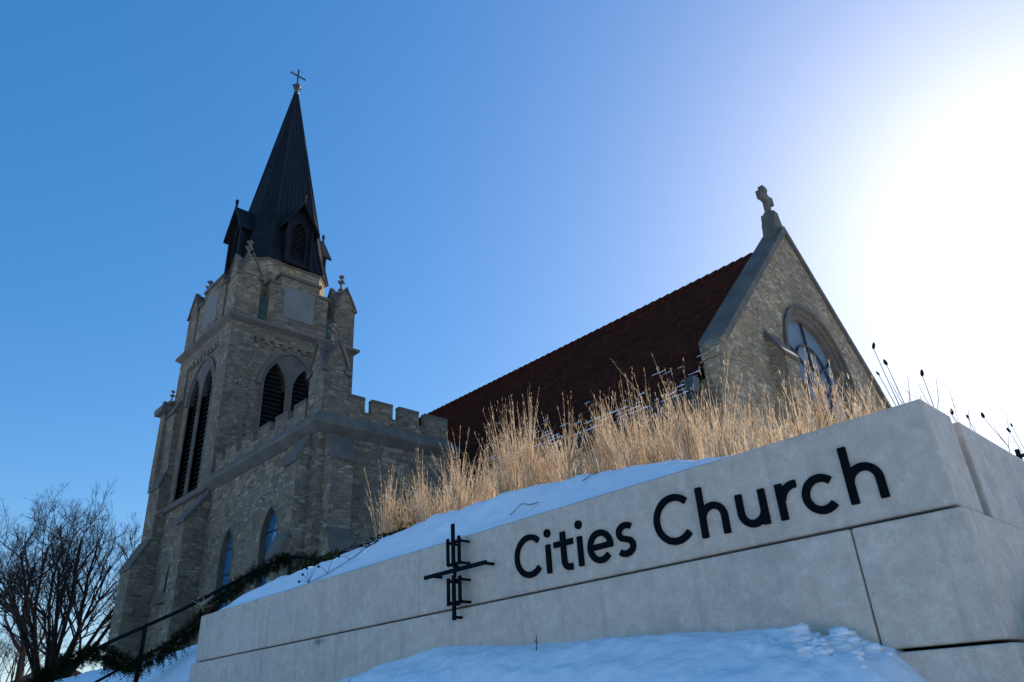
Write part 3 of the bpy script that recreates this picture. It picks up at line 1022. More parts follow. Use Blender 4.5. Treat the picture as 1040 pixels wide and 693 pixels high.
def crenel(fn, a, b, gaps, z0=8.54, zl=8.93, zt=9.42, th=.44, flip=False):
    m = MB()
    pts = [(a, z0), (b, z0), (b, zt)]
    for g0, g1 in sorted(gaps, reverse=True):
        pts += [(g1, zt), (g1, zl), (g0, zl), (g0, zt)]
    pts.append((a, zt))
    m.prism(pts, fn, .0, th)
    p = part(m, 'porch_parapet', M_ASH, uv=True)
    m = MB()
    segs = []; s = a
    for g0, g1 in sorted(gaps):
        segs.append((s, g0)); s = g1
    segs.append((s, b))
    for s0, s1 in segs:
        m.prism([(s0+.0, zt), (s1-.0, zt), (s1-.0, zt+.10), (s0+.0, zt+.10)], fn, -.015, th+.015)
    part(m, 'merlon_cap', M_TRIMD, p)
crenel(fX(BX1-.03), 11.2, BY1-.02, [(11.93, 12.19), (13.02, 13.27), (14.11, 14.36)], zt=9.34, th=.2)
crenel(fY(BY0+.03), BX0+.1, -20.1, [(-26.5, -26.1), (-25.2, -24.8), (-23.9, -23.5), (-22.6, -22.2), (-21.3, -20.9)], zl=8.98, zt=9.26, th=.2)
turret(BX1-.40, BY0+.46, .45, 8.50, 10.1, 11.2, 12, 'porch_turret', fs=.75)
buttress('X', 10.92, .38, BX1, [(4.3, 4.85, .70, .45), (7.1, 7.82, .45, .06)])
buttress('Y', -19.85, .38, BY0, [(4.3, 4.85, .70, .45), (7.1, 7.82, .45, .06)])

# --- nave
GX = -9.0; YR = 23.9; SL = 1.03; EY = 16.3
RZ = 15.42; FX_ = -42.0
roofz = lambda y: RZ - abs(y-YR)*SL
m = MB()
m.panel([(FX_, G0), (GX-.4, G0), (GX-.4, 8.0), (FX_, 8.0)], [lancet(x, 1.3, 3.3, 5.6, 1.0) for x in (-16.4, -13.6, -11.2)], fY(17.0), 0, .4)
m.add([(FX_, 30.8, G0), (GX-.4, 30.8, G0), (GX-.4, 30.8, 8.3), (FX_, 30.8, 8.3)], [(0, 1, 2, 3)])
m.add([(FX_, 17, G0), (FX_, 30.8, G0), (FX_, 30.8, 8.3), (FX_, YR, RZ-.1), (FX_, 17, 8.3)], [(0, 1, 2, 3, 4)])
part(m, 'nave_wall', M_ASH, uv=True)
for x in (-16.4, -13.6, -11.2): small_window(x, 1.3, 3.3, 5.6, 1.0, fY(17.0), .34)
for x in (-17.9, -15.0, -12.4, -10.2): buttress('Y', x, .33, 17.0, [(5.2, 6.6, .6, .06)])
# tile courses: each laps the one below, so the eaves edge of every course shows
m = MB(); ROWS = []
ncr = 38
x0r, x1r = FX_, GX-.62
for sgn in (-1, 1):
    for i in range(ncr):
        ya = 7.85*(1 - i/ncr); yb = 7.85*(1 - (i+1)/ncr)
        za = RZ - ya*SL + .045; zb = RZ - yb*SL
        A = YR + sgn*ya; B = YR + sgn*yb
        m.quad((x0r, A, za), (x1r, A, za), (x1r, B, zb + .004), (x0r, B, zb + .004))
        m.quad((x0r, A, za), (x1r, A, za), (x1r, A, za-.055), (x0r, A, za-.055))
        if sgn < 0: ROWS.append((A, za))
roof = part(m, 'nave_roof', M_ROOF, uv=True, fixn=False)
m = MB()
x = FX_
while x < x1r:
    m.tube([(x, YR, RZ+.02), (x+.40, YR, RZ+.05)], [.13, .15], 8)
    x += .40
part(m, 'ridge_tile', M_ROOF, roof, uv=True)
# old snow left lying on the lower courses and beside the gable coping
m = MB()
rr = random.Random(11)
for i, (A, za) in enumerate(ROWS[:9]):
    nseg = 0
    x = x0r + 8
    while x < x1r:
        dl = rr.choice((.10, .14, .2, .2, .3))*rr.uniform(.8, 1.3)
        near_e = max(0, 1 - i/6.0)
        near_g = max(0, 1 - (x1r - x)/2.6)
        pr = max(near_e**1.3*(.35+.65*(x+34)/24), near_g*(.95 - i*.06))
        if rr.random()*.8 + noise.noise(Vector((x*.8, i*.5, 2.0)))*.8 < pr*.62 - .06:
            w_ = rr.uniform(.03, .11)*(1 + (near_e if i < 3 else 0)*.6); t = rr.uniform(.006, .016)
            xb = min(x+dl, x1r)
            # lies on the course just above the lap
            zz = lambda y: za + (y-A)*SL*.80
            m.add([(x, A-.012, za+.004), (xb, A-.012, za+.004), (xb, A-.012, za+.004+t), (x, A-.012, za+.004+t), (x+.03, A+w_, zz(A+w_)+.006), (xb-.03, A+w_, zz(A+w_)+.006)],
                  [(0, 1, 2, 3), (3, 2, 5, 4), (0, 3, 4), (1, 5, 2)])
        x += dl
part(m, 'roof_snow', M_SNOW, roof)
m = MB()
m.tube([(FX_, 15.98, 7.22), (GX-.45, 15.98, 7.22)], .085, 8)
m.box(FX_, GX-.55, 16.0, 17.0, 7.05, 7.14)
for x in frange(-40, -10, 20): m.box(x-.02, x+.02, 15.9, 16.05, 7.12, 7.32)
gut = part(m, 'gutter', M_GUT)
m = MB(); m.prism([(-.16, 7.62), (.16, 7.62), (.12, 7.36), (.06, 7.25), (-.06, 7.25), (-.12, 7.36)], lambda s, t, a: (GX-.35+s, 15.72+a, t), -.02, .28)
m.tube([(GX-.35, 15.86, 7.3), (GX-.35, 15.95, 5.5), (GX-.35, 15.95, 1.9)], .06, 8)
part(m, 'downpipe', M_GUT)
m = MB(); m.prism([(-.2, 7.55), (.2, 7.55), (.14, 7.2), (-.14, 7.2)], lambda s, t, a: (-18.6+s, 16.2+a, t), 0, .3)
m.tube([(-18.6, 16.35, 7.2), (-18.6, 16.4, 1.9)], .06, 8)
part(m, 'downpipe', M_GUT)

# --- gable wall with its great arched window
WC, WR, WS = 23.95, 1.80, 9.95
m = MB()
hw = 6.80
zc = lambda y: 15.72 - abs(y-YR)*1.03
wo_ = rnd_arch(WC, 2.36, 4.2, WS)
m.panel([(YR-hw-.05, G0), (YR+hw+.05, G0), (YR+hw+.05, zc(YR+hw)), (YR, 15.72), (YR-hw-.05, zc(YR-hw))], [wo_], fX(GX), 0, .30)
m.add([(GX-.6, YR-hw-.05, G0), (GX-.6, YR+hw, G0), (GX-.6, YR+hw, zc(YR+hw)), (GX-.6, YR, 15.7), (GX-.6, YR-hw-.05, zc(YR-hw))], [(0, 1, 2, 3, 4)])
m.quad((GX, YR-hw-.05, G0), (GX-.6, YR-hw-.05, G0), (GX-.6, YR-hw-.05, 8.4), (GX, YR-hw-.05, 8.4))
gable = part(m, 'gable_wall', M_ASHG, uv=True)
# coping slabs, kneelers
m = MB()
nsl = 11
for sg in (-1, 1):
    for i in range(nsl):
        t0 = i/nsl; t1 = (i+1)/nsl
        ya = YR + sg*(6.5*(1-t0)); yb = YR + sg*(6.5*(1-t1))
        g = .008
        za = 15.74 - abs(ya-YR)*1.03 + (0 if i else 0); zb = 15.74 - abs(yb-YR)*1.03
        ln = Vector((yb-ya, zb-za)).normalized()*g
        m.prism([(ya+ln.x, za+ln.y), (yb-ln.x, zb-ln.y), (yb-ln.x, zb-ln.y+.32), (ya+ln.x, za+ln.y+.32)], fX(GX), -.10, .82)
cop = part(m, 'gable_coping', M_TRIMD, gable, bevel=.015)
m = MB()
for sg in (-1, 1):
    y0 = YR + sg*6.5
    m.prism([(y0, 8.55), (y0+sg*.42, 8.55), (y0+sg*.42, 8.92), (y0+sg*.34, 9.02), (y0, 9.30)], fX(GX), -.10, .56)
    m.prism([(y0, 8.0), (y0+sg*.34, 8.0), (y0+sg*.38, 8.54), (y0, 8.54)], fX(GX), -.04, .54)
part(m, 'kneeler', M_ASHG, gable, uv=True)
# stone cross on its pedestal
m = MB()
PX = GX - .35
m.prism([(-.50, 15.55), (.50, 15.55), (.36, 16.12), (.36, 16.25), (.26, 16.45), (.17, 16.86), (-.17, 16.86), (-.26, 16.45), (-.36, 16.25), (-.36, 16.12)], lambda s, t, a: (PX+a, YR-.0+s, t), -.28, .28)
ped = part(m, 'cross_pedestal', M_TRIMD, gable, bevel=.03)
m = MB()
zb = 16.84
arm = [(.11, .0), (.095, .62), (.34, .66), (.36, .60), (.50, .62), (.50, .98), (.36, 1.0), (.34, .94), (.10, .98), (.12, 1.14), (.20, 1.18), (.17, 1.36)]
m.prism([(a_, zb+b_) for a_, b_ in arm] + [(-a_, zb+b_) for a_, b_ in reversed(arm)], lambda s, t, a: (PX+a, YR+s, t), -.11, .11)
m.prism([(-.2, zb-.02), (.2, zb-.02), (.13, zb+.12), (-.13, zb+.12)], lambda s, t, a: (PX+a, YR+s, t), -.16, .16)
part(m, 'stone_cross', M_TRIMD, gable, bevel=.02)
# window surround: stepped arch orders, hood, tracery, glass
m = MB()
def arch_band(m, r0_, r1_, a0, a1, z0=4.2, n=28):
    o = rnd_arch(WC, r1_, z0, WS, n)[1:]; i = rnd_arch(WC, r0_, z0, WS, n)[1:]
    o = o + [(WC-r1_, z0)]; i = i + [(WC-r0_, z0)]
    nn = len(o); fn = fX(GX)
    vs = [fn(s, t, a0) for s, t in o] + [fn(s, t, a0) for s, t in i] + [fn(s, t, a1) for s, t in o] + [fn(s, t, a1) for s, t in i]
    fs = []
    for q in range(nn-1):
        fs += [(q, q+1, nn+q+1, nn+q), (q, 2*nn+q, 2*nn+q+1, q+1), (nn+q, nn+q+1, 3*nn+q+1, 3*nn+q)]
    m.add(vs, fs)
arch_band(m, 2.20, 2.38, .06, .30)
arch_band(m, 2.01, 2.21, .15, .34)
rose = part(m, 'rose_window', M_TRIM)
m = MB(); arch_band(m, 2.345, 2.49, -.10, .02, 9.2); part(m, 'hood_mould', M_TRIMD, rose)
m = MB(); m.prism(rnd_arch(WC, 2.05, 4.2, WS), fX(GX), .335, .36); part(m, 'glass', M_GLASS, rose)
m = MB()
fT = fX(GX)
ZC = 9.78
def tbar(p, q, wd=.10):
    d = (Vector(q)-Vector(p)).normalized(); nn = Vector((-d.y, d.x))*wd/2
    P_, Q_ = Vector(p), Vector(q)
    m.prism([tuple(P_+nn), tuple(Q_+nn), tuple(Q_-nn), tuple(P_-nn)], fT, .245, .332)
def tring(c, r, wd=.10, n=28):
    m.ring([(c[0]+(r+wd/2)*math.cos(2*PI*i/n), c[1]+(r+wd/2)*math.sin(2*PI*i/n)) for i in range(n)],
           [(c[0]+(r-wd/2)*math.cos(2*PI*i/n), c[1]+(r-wd/2)*math.sin(2*PI*i/n)) for i in range(n)], fT, .24, .333)
RR = 1.22
tring((WC, ZC), RR, .06); tring((WC, ZC), .40, .05)
for i in range(6):
    a = PI/2 + i*PI/3
    tbar((WC+.42*math.cos(a), ZC+.42*math.sin(a)), (WC+(RR-.03)*math.cos(a), ZC+(RR-.03)*math.sin(a)), .045)
tbar((WC, ZC+RR+.03), (WC, WS+2.0), .045)
for a in (28, 152):
    a = R(a); tbar((WC+(RR+.03)*math.cos(a), ZC+(RR+.03)*math.sin(a)), (WC+1.97*math.cos(a), WS+1.97*math.sin(a) if a > 0 else ZC+1.97*math.sin(a)), .035)
for x in (-.66, 0, .66): tbar((WC+x, 4.2), (WC+x, ZC-math.sqrt(RR**2-x*x)-.03), .05)
for z in (5.6, 7.0, 8.4): tbar((WC-2.0, z), (WC+2.0, z), .035)
part(m, 'tracery', M_LEAD, rose)
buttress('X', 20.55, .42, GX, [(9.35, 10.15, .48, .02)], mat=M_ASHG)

# ------------------------------------------------------------------ prairie grass on the bed
rr = random.Random(21)
g = MB()
HT = [(-7.6, .75), (-7.0, .80), (-6.4, .84), (-5.7, .86), (-5.2, .86), (-4.4, .92), (-3.9, .85), (-3.1, .80), (-2.7, .78), (-2.3, .68), (-1.9, .62), (-1.5, .62), (-1.2, .5)]
def blade(x, y, z, h, lean, w0, plume):
    a = rr.uniform(0, 2*PI)
    side = Vector((math.cos(a), math.sin(a), 0))*w0
    lx, ly = lean
    pts = []
    for i in range(4):
        t = i/3
        pts.append(Vector((x + lx*t**1.7, y + ly*t**1.7, z + h*t*(1-.06*t))))
    ws = (1, .85, .6, .12)
    o = len(g.v)
    for p, w_ in zip(pts, ws):
        g.v.append(tuple(p - side*w_)); g.v.append(tuple(p + side*w_))
    for i in range(3):
        g.f.append((o+2*i, o+2*i+1, o+2*i+3, o+2*i+2))
    if plume:
        # short awned spikelets along the upper stem
        for q in range(plume):
            t = rr.uniform(.52, 1.0)
            i = min(2, int(t*3)); f_ = t*3 - i
            p = pts[i].lerp(pts[i+1], f_)
            b = rr.uniform(0, 2*PI)
            d = Vector((math.cos(b)*.33, math.sin(b)*.33, 1.0)).normalized()*rr.uniform(.02, .05)
            n_ = Vector((-math.sin(b), math.cos(b), 0))*rr.uniform(.0011, .0024)
            o = len(g.v)
            g.v += [tuple(p), tuple(p + d*.5 + n_), tuple(p + d), tuple(p + d*.5 - n_)]
            g.f.append((o, o+1, o+2, o+3))
clumps = []
for i in range(235):
    x = rr.uniform(-7.7, -1.05)
    y0 = 4.12 if x < -2.4 else 3.95
    y = y0 + .02 + abs(rr.gauss(0, .75)) if rr.random() < .75 else rr.uniform(y0+.05, 6.6)
    if y > 6.8: continue
    if x < -6.6 and rr.random() < .55: continue
    if x > -1.50 and rr.random() < .75: continue
    if x > -1.25: continue
    if x < -6.95: continue
    if x < -6.5 and rr.random() < .5: continue
    clumps.append((x, y))
for (x, y) in clumps:
    hmax = interp(HT, x)*rr.choice((.62, .75, .85, .92, 1.0, 1.08))*rr.uniform(.9, 1.05)
    near = y < 5.0
    nb = rr.randint(20, 40) if near else rr.randint(9, 16)
    lx0 = rr.gauss(-.02, .06); ly0 = rr.gauss(0, .06)
    for j in range(nb):
        a = rr.uniform(0, 2*PI); r_ = abs(rr.gauss(0, .048))
        bx, by = x + math.cos(a)*r_, y + math.sin(a)*r_
        if by < 3.9: continue
        h = hmax*(rr.uniform(.40, .74) if rr.random() < .85 else rr.uniform(.8, 1.08))
        sp = rr.uniform(.3, 1.3)
        blade(bx, by, bed_z(bx, by) - .03, h, (lx0 + math.cos(a)*r_*sp*1.6 + rr.gauss(0, .034), ly0 + math.sin(a)*r_*sp*1.6 + rr.gauss(0, .04)),
              rr.uniform(.0017, .0040), rr.randint(7, 13) if h > .55*hmax else 0)
tag(g.build('prairie_grass', M_GRASS, fixn=False), 'tall dry tan prairie grass growing behind the sign wall', 'grass', kind='stuff')

# yellow-green leafy plant in the grass, and low dark evergreens at its left end
def leaf_clump(name, mat, c, rad, n, ll, lw, label, cat, seed, stem_mat=M_STALK):
    q = random.Random(seed)
    m = MB()
    for i in range(n):
        a = q.uniform(0, 2*PI); r_ = math.sqrt(q.random()); hz = q.random()
        k_ = 1 + .35*noise.noise(Vector((math.cos(a)*2+seed, math.sin(a)*2, hz*2)))
        p = Vector((c[0] + math.cos(a)*r_*rad[0]*k_, c[1] + math.sin(a)*r_*rad[1]*k_, c[2] + hz*rad[2]*k_*(1-.5*r_)))
        d = Vector((q.gauss(0, 1), q.gauss(0, 1), q.gauss(.5, .8))).normalized()*ll*q.uniform(.6, 1.3)
        s = d.orthogonal().normalized()
        s = (Matrix.Rotation(q.uniform(0, 2*PI), 3, d) @ s)*lw
        m.quad(p, p + d*.5 + s, p + d, p + d*.5 - s)
    o = m.build(name, mat, fixn=False)
    t = empty(name, c, label, cat)
    o.name = 'foliage'; o.parent = t; o.data.transform(Matrix.Translation(-Vector(c)))
    m = MB()
    for i in range(7):
        a = q.uniform(0, 2*PI)
        m.tube([(c[0], c[1], c[2]-.05), (c[0]+math.cos(a)*rad[0]*.4, c[1]+math.sin(a)*rad[1]*.4, c[2]+rad[2]*.4), (c[0]+math.cos(a)*rad[0]*.7, c[1]+math.sin(a)*rad[1]*.7, c[2]+rad[2]*.75)], [.012, .009, .005], 5)
    m.build('stem', stem_mat, t)
    return t
leaf_clump('leafy_plant', M_YELLEAF, (-6.25, 4.55, 1.55), (.40, .3, .50), 620, .085, .011, 'yellow-green leafy plant among the dry grass left of the emblem', 'plant', 3)
leaf_clump('evergreen_shrub', M_NEEDLE, (-8.15, 4.9, 1.50), (.75, .55, .42), 2600, .075, .010, 'low dark evergreen shrub at the left end of the dry grass', 'shrub', 5)
leaf_clump('evergreen_shrub', M_NEEDLE, (-7.2, 5.4, 1.55), (.55, .45, .60), 1500, .075, .010, 'dark evergreen shrub half hidden behind the leftmost dry grass', 'shrub', 6)

# coneflower stalks standing against the bright sky at the right end of the bed
HEADS = [(-1.313, 4.4, 1.85, 'coneflower stalk with the highest dark seed head beside the gable edge', 0), (-1.27, 4.4, 1.724, 'branching dry coneflower stalk behind the sign wall corner', 1), (-1.329, 4.4, 1.679, 'short coneflower stalk with a small seed head below the highest one', 0),
         (-1.104, 4.4, 1.59, 'lone coneflower stalk with long dark head above the sign corner', 1), (-1.16, 4.99, 1.504, 'slim dark seed spike rising from the gap in the return wall top', 1),
         (-1.14, 5.24, 1.528, 'stalk with tiny seed head right of the return wall gap', 0), (-1.08, 5.37, 1.541, 'dry stalk with dark upright head over the middle of the return wall', 1),
         (-1.08, 6.12, 1.640, 'dry stalk with round head, rightmost above the return wall', 0), (-1.12, 6.2, 1.625, 'curled dry stalk with forked tip near the right picture edge', 1)]
for i, (x, y, z, lab, br) in enumerate(HEADS):
    q = random.Random(i+40)
    zg = 1.1
    t = empty('coneflower_stalk', (x+.05, y, zg), lab, 'dry plant', 'dry coneflower stalks above the sign')
    m = MB()
    mx = x + q.uniform(-.02, .06)
    pts = [(x+.05, y, zg), (mx+.02, y+.01, (zg+z)/2), (x, y, z-.005)]
    m.tube(pts, [.0034, .0026, .0019], 5)
    if br:
        for s in (-1, 1):
            b0 = Vector(pts[1])
            m.tube([b0, b0 + Vector((s*.03, .02, .10)), b0 + Vector((s*.05, .03, .22))], [.0022, .0018, .0013], 4)
    m.build('stem', M_STALK, t)
    m = MB()
    hs = .019 if i not in (2, 5, 7) else .013
    d = q.uniform(-.012, .012)
    m.add([(x+r_*math.cos(a*PI/4)+d*zz*30, y+r_*math.sin(a*PI/4), z+zz) for r_, zz in ((.003, -.004), (hs*.5, .004), (hs*.55, hs*1.1), (hs*.3, hs*1.8), (.001, hs*2.1)) for a in range(8)],
          [(r*8+a, r*8+(a+1) % 8, (r+1)*8+(a+1) % 8, (r+1)*8+a) for r in range(4) for a in range(8)])
    m.build('seed_head', M_SEED, t)
# thin pale grass stems there, too
m = MB()
q = random.Random(9)
for i in range(16):
    x = q.uniform(-1.42, -1.02); y = q.uniform(4.2, 5.8); h = q.uniform(.25, .62)
    m.tube([(x, y, 1.1), (x+q.uniform(-.03, .03), y, 1.15+h*.6), (x+q.uniform(-.09, .07), y, 1.15+h)], [.0016, .0012, .0006], 4)
tag(m.build('dry_stem', M_STALK), 'sparse thin dry stems standing behind the sign corner', 'dry plant', kind='stuff')

# dead flower stalk fallen over the wall top, and stray stems on the snow
t = empty('fallen_stalk', (-6.6, 3.7, 1.3), 'dead flower stalk with dark seed heads drooping over the wall top', 'dry plant')
m = MB()
zs_ = lambda x, y: bed_z(x, y) + .012
root = [(-5.83, 4.05), (-6.02, 3.92), (-6.25, 3.80), (-6.45, 3.68), (-6.62, 3.58)]
m.tube([(x, y, zs_(x, y)) for x, y in root], [.004, .004, .003, .003, .002], 5)
HD = [(-6.75, 3.62, 1.36), (-6.70, 3.68, 1.40), (-6.55, 3.66, 1.40), (-6.36, 3.70, 1.44), (-6.15, 3.62, 1.37), (-6.60, 3.47, 1.20), (-6.56, 3.48, 1.26), (-6.48, 3.60, 1.33)]
for h_ in HD:
    j = min(range(5), key=lambda i: (root[i][0]-h_[0])**2)
    a = (root[j][0], root[j][1], zs_(*root[j]))
    m.tube([a, ((a[0]+h_[0])/2, (a[1]+h_[1])/2, (a[2]+h_[2])/2+.02), h_], [.0025, .002, .0015], 4)
m.build('stem', M_STALK, t)
for h_ in HD:
    m = MB(); m.lathe((h_[0], h_[1], h_[2]-.012), [(.003, 0), (.011, .007), (.012, .015), (.006, .024), (.002, .028)], 7)
    m.build('seed_head', M_SEED, t)
m = MB()
for k_ in range(60):
    x = q.uniform(-6.2, -5.75); y = 4.02 + (x+5.83)*.35 + q.uniform(-.05, .05)
    z = zs_(x, y); a = q.uniform(0, 6.3)
    m.quad((x, y, z), (x+.03*math.cos(a), y+.03*math.sin(a), z+.02), (x+.06*math.cos(a), y+.06*math.sin(a), z+.012), (x+.03*math.cos(a+.4), y+.03*math.sin(a+.4), z+.0))
m.build('leaf', M_SEED, t)
for (pts, lab) in (([(-3.92, 3.74), (-3.85, 3.80), (-3.74, 3.78), (-3.60, 3.72)], 'thin bent twig lying on the snow just right of the emblem top'),
                   ([(-3.33, 3.92), (-3.28, 3.96), (-3.20, 3.95)], 'tiny twig lying on the snow above the first letter')):
    m = MB(); m.tube([(x, y, bed_z(x, y)+.014+.012*(i % 2)) for i, (x, y) in enumerate(pts)], .003, 5)
    tag(m.build('twig', M_STALK), lab, 'twig')
for (x, y, lab) in ((-4.95, 3.05, 'dark dry stem poking out of the snow bank at its left'), (-3.25, 3.25, 'dark dry stem poking out of the snow bank below the lettering'), (-5.35, 2.9, 'short dry stem at the bottom of the snow bank')):
    m = MB(); z = bank_z(x, y)
    m.tube([(x, y, z-.03), (x+.012, y, z+.04), (x+.022, y-.01, z+.085)], [.004, .003, .002], 5)
    m.tube([(x+.012, y, z+.035), (x-.006, y, z+.065)], [.0025, .0015], 5)
    tag(m.build('dry_stem', M_STALK), lab, 'dry plant')

# small iron cross seen over the return wall, at the right edge
t = empty('iron_cross', (-1.32, 7.3, 1.1), 'small dark iron cross on a post behind the return wall at the right edge', 'cross')
m = MB(); m.box(-1.336, -1.304, 7.284, 7.316, 1.0, 1.755); m.build('post', M_IRON, t)
m = MB(); m.box(-1.42, -1.22, 7.288, 7.312, 1.682, 1.708); m.build('crossbar', M_IRON, t)

# ------------------------------------------------------------------ handrail with evergreen garland
HX = -10.5
hr = empty('handrail', (HX, 3.4, .2), 'black iron handrail climbing beside the snow-topped sign wall', 'handrail')
m = MB(); m.tube([(HX, 2.0, .44), (HX, 2.2, .52), (HX, 3.02, 1.03), (HX, 3.82, 1.43), (HX, 4.82, 2.02), (HX, 5.26, 2.25), (HX, 5.40, 2.27), (HX, 7.4, 2.26)], .024, 10)
m.build('rail', M_IRON, hr, smooth=True)
for y, zt, zb in ((3.40, 1.20, .0), (2.15, .50, -.6), (5.35, 2.25, 1.3), (7.3, 2.25, 1.3)):
    m = MB(); m.box(HX-.026, HX+.026, y-.026, y+.026, zb, zt); m.build('post', M_IRON, hr, bevel=.004)
m = MB(); m.tube([(HX, 2.15, .12), (HX, 3.4, .84), (HX, 4.6, 1.50), (HX, 5.35, 1.85)], .016, 8); m.build('lower_rail', M_IRON, hr)

def garland(path, n, lab, rad=.075, droop=0.0, seed=1, group=None, lenf=1.0):
    q = random.Random(seed)
    m = MB()
    P_ = [Vector(p) for p in path]
    cum = [0]
    for a, b in zip(P_, P_[1:]): cum.append(cum[-1] + (b-a).length)
    def at(s):
        for i in range(len(P_)-1):
            if s <= cum[i+1]:
                return P_[i].lerp(P_[i+1], (s-cum[i])/(cum[i+1]-cum[i])), (P_[i+1]-P_[i]).normalized()
        return P_[-1], (P_[-1]-P_[-2]).normalized()
    for i in range(n):
        s = q.uniform(0, cum[-1])
        p, d = at(s)
        thick = rad*(1 + .5*noise.noise(Vector((s*2.1, seed, 0))))
        a = q.uniform(0, 2*PI)
        n1 = d.orthogonal().normalized(); n2 = d.cross(n1)
        rdir = n1*math.cos(a) + n2*math.sin(a)
        base = p + rdir*thick*q.uniform(.1, .6)
        hang = q.random() < .18
        tip = (rdir*.8 + d*q.gauss(0, .7) + Vector((0, 0, -1.1 if hang else -.15))).normalized()*q.uniform(.06, .13)*lenf*(1.7 if hang else 1)
        # a sprig: short axis with needles on both sides
        ax = tip
        s1 = ax.orthogonal().normalized(); s1 = Matrix.Rotation(q.uniform(0, 6.28), 3, ax.normalized()) @ s1
        for t_ in (.15, .4, .65, .9):
            b0 = base + ax*t_
            for sg in (-1, 1):
                e_ = b0 + ax*.22 + s1*sg*.028
                w_ = ax.normalized()*.006
                m.quad(b0 - w_, b0 + w_, e_ + w_*.5, e_ - w_*.2)
        m.quad(base - s1*.004, base + s1*.004, base + ax + s1*.002, base + ax - s1*.002)
    o = m.build('garland', M_NEEDLE, fixn=False)
    return tag(o, lab, 'garland', group)
grp = 'evergreen garlands along the handrail'
garland([(HX+.02, 3.44, .80), (HX+.03, 3.7, .92), (HX+.04, 4.0, 1.22), (HX+.04, 4.25, 1.52), (HX, 4.6, 1.84), (HX, 5.0, 2.10), (HX, 5.3, 2.26)], 1100, 'evergreen garland rising from the post onto the upper handrail', .066, seed=2, group=grp)
garland([(HX, 2.1, .42), (HX, 2.35, .62), (HX, 2.6, .82), (HX, 2.85, .93), (HX+.02, 3.05, .86), (HX+.02, 3.25, .76), (HX+.02, 3.42, .78)], 1000, 'evergreen garland sagging below the rail left of the post', .075, seed=3, group=grp)
garland([(HX, 5.28, 2.25), (HX, 5.8, 2.26), (HX, 6.4, 2.24), (HX, 7.3, 2.26)], 320, 'thin evergreen garland on the level top rail by the church', .05, seed=4, group=grp)
m = MB()
q = random.Random(77)
for i in range(40):
    a = q.uniform(0, 6.28); d = Vector((math.cos(a), math.sin(a)*.7, q.uniform(.2, 1.1))).normalized()*q.uniform(.08, .19)
    b = Vector((-10.43, 4.12, 1.46)) + Vector((q.gauss(0, .02), q.gauss(0, .04), q.gauss(0, .03))); s = d.orthogonal().normalized()*.006
    m.quad(b-s, b+s, b+d+s*.3, b+d-s*.3)
tag(m.build('gold_spray', M_GRASS, fixn=False), 'small tuft of golden dried sprays tied into the garland', 'decoration')

# ------------------------------------------------------------------ bare trees
def tree(name, base, height, nst, spread, seed, lab, trunk_mat=M_BARK, levels=4, thick=.11, single=False, group=None, fine=1.0):
    q = random.Random(seed)
    t = empty(name, base, lab, 'tree', group)
    tr, cr = MB(), MB()
    def grow(p, d, L, r, lev):
        n = 5 if lev <= 1 else 4 if lev == 2 else 3
        pts = [p]; rad = [r]
        cur = Vector(p); dd = Vector(d)
        for i in range(n):
            dd = (dd + Vector((q.gauss(0, .15), q.gauss(0, .15), q.gauss(.04, .09)))*(1.0 if lev else .6)).normalized()
            cur = cur + dd*L/n
            pts.append(tuple(cur)); rad.append(r*(1 - .62*(i+1)/n))
        (tr if lev <= 0 else cr).tube(pts, rad, 6 if lev == 0 else 5 if lev == 1 else 4 if lev == 2 else 3, cap=False)
        if lev >= levels: return
        nb = (q.randint(6, 8), q.randint(6, 7), q.randint(4, 6), q.randint(3, 4), 3)[lev]
        for j in range(nb):
            f = q.uniform(.28, .98) if lev else q.uniform(.30, 1.0)
            idx = min(n-1, int(f*n)); ff = f*n - idx
            pp = Vector(pts[idx]).lerp(Vector(pts[idx+1]), ff)
            bd = (Vector(pts[idx+1]) - Vector(pts[idx])).normalized()
            a = q.uniform(0, 2*PI)
            o1 = bd.orthogonal().normalized(); o2 = bd.cross(o1)
            ang = q.uniform(.35, .98)
            nd = (bd*math.cos(ang) + (o1*math.cos(a) + o2*math.sin(a))*math.sin(ang) + Vector((0, 0, .22))).normalized()
            grow(tuple(pp), nd, L*q.uniform(.42, .66)*(1.05 - .35*f), max(.0062, rad[idx]*q.uniform(.42, .62)), lev+1)
    if single:
        grow((base[0], base[1], base[2]-.3), (q.gauss(0, .04), q.gauss(0, .04), 1), height*.8, thick*2.1, 0)
    else:
        for i in range(nst):
            a = 2*PI*i/nst + q.uniform(-.3, .3)
            sp = spread*q.uniform(.35, 1.0)
            d = Vector((math.cos(a)*sp, math.sin(a)*sp, 1)).normalized()
            b = (base[0]+math.cos(a)*.22, base[1]+math.sin(a)*.22, base[2]-.3)
            grow(b, d, height*q.uniform(.66, .86), thick*q.uniform(.7, 1.1), 0)
    tr.build('trunk', trunk_mat, t, fixn=False)
    cr.build('crown', M_TWIG, t, fixn=False)
    return t
tree('bare_tree', (-42.5, 9.9, 1.9), 9.3, 13, .66, 5, 'large many-stemmed bare tree left of the church tower', thick=.13)
tree('bare_tree', (-47.0, 5.0, 2.0), 8.4, 7, .6, 8, 'smaller bare tree at the left edge of the picture', thick=.12)
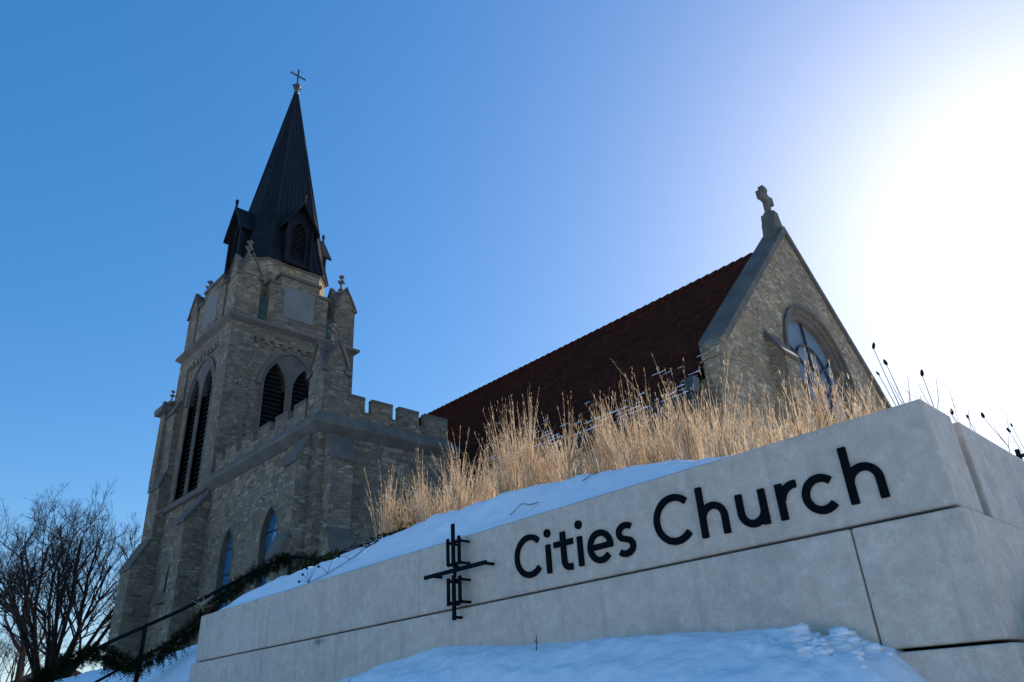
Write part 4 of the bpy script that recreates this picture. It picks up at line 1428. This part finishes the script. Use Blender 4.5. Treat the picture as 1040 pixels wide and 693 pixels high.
tree('bare_tree', (-58.0, 11.8, 2.0), 11.0, 1, .5, 12, 'thin single-trunked bare tree behind the many-stemmed tree', thick=.13, single=True)
tree('bare_shrub', (-44.0, 13.4, 1.9), 5.4, 10, .5, 17, 'sunlit bare shrub beside the tower base', trunk_mat=M_TWIG, thick=.05, levels=3)
tree('bare_shrub', (-49.0, 9.6, 1.9), 4.6, 9, .7, 18, 'low tangled bare shrub under the many-stemmed tree', trunk_mat=M_TWIG, thick=.05, levels=3)
# far houses among the trees
def house(loc, wx, wy, hz, roofh, lab, wall, seed):
    t = empty('house', loc, lab, 'house', 'far houses beyond the trees')
    x, y, z = loc
    m = MB(); m.box(x-wx, x+wx, y-wy, y+wy, z-1, z+hz)
    m.add([(x+wx, y-wy, z+hz), (x+wx, y+wy, z+hz), (x+wx, y, z+hz+roofh), (x-wx, y-wy, z+hz), (x-wx, y+wy, z+hz), (x-wx, y, z+hz+roofh)], [(0, 1, 2), (3, 5, 4)])
    m.build('wall', wall, t)
    m = MB()
    for s in (-1, 1):
        m.prism([(s*(wy+.5), z+hz-.35), (s*(wy+.5), z+hz-.15), (0, z+hz+roofh+.2), (0, z+hz+roofh)], lambda a, b, c: (x+c, y+a, b), -wx-.4, wx+.4)
    rf = m.build('roof', M_SHING, t)
    m = MB(); m.box(x-.5, x+.5, y+.6, y+1.4, z+hz+.5, z+hz+roofh+1.4); m.build('chimney', M_BRICK, rf)
    for yy in (-wy*.5, wy*.5):
        for zz in (1.2, 4.2):
            if zz + 1.6 < hz:
                m = MB(); m.box(x+wx, x+wx+.06, y+yy-.6, y+yy+.6, z+zz, z+zz+1.6); f_ = m.build('window', M_TRIM, t)
                m = MB(); m.box(x+wx+.05, x+wx+.08, y+yy-.5, y+yy+.5, z+zz+.1, z+zz+1.5); m.build('pane', M_PANE, f_)
house((-118, 27, 1), 6, 6.5, 4.2, 3.0, 'brown brick house behind the many-stemmed bare tree', M_BRICK, 1)
house((-124, 10, 1), 6, 5, 3.0, 2.4, 'low house with pale gable at the far left edge', M_BRICK, 2)
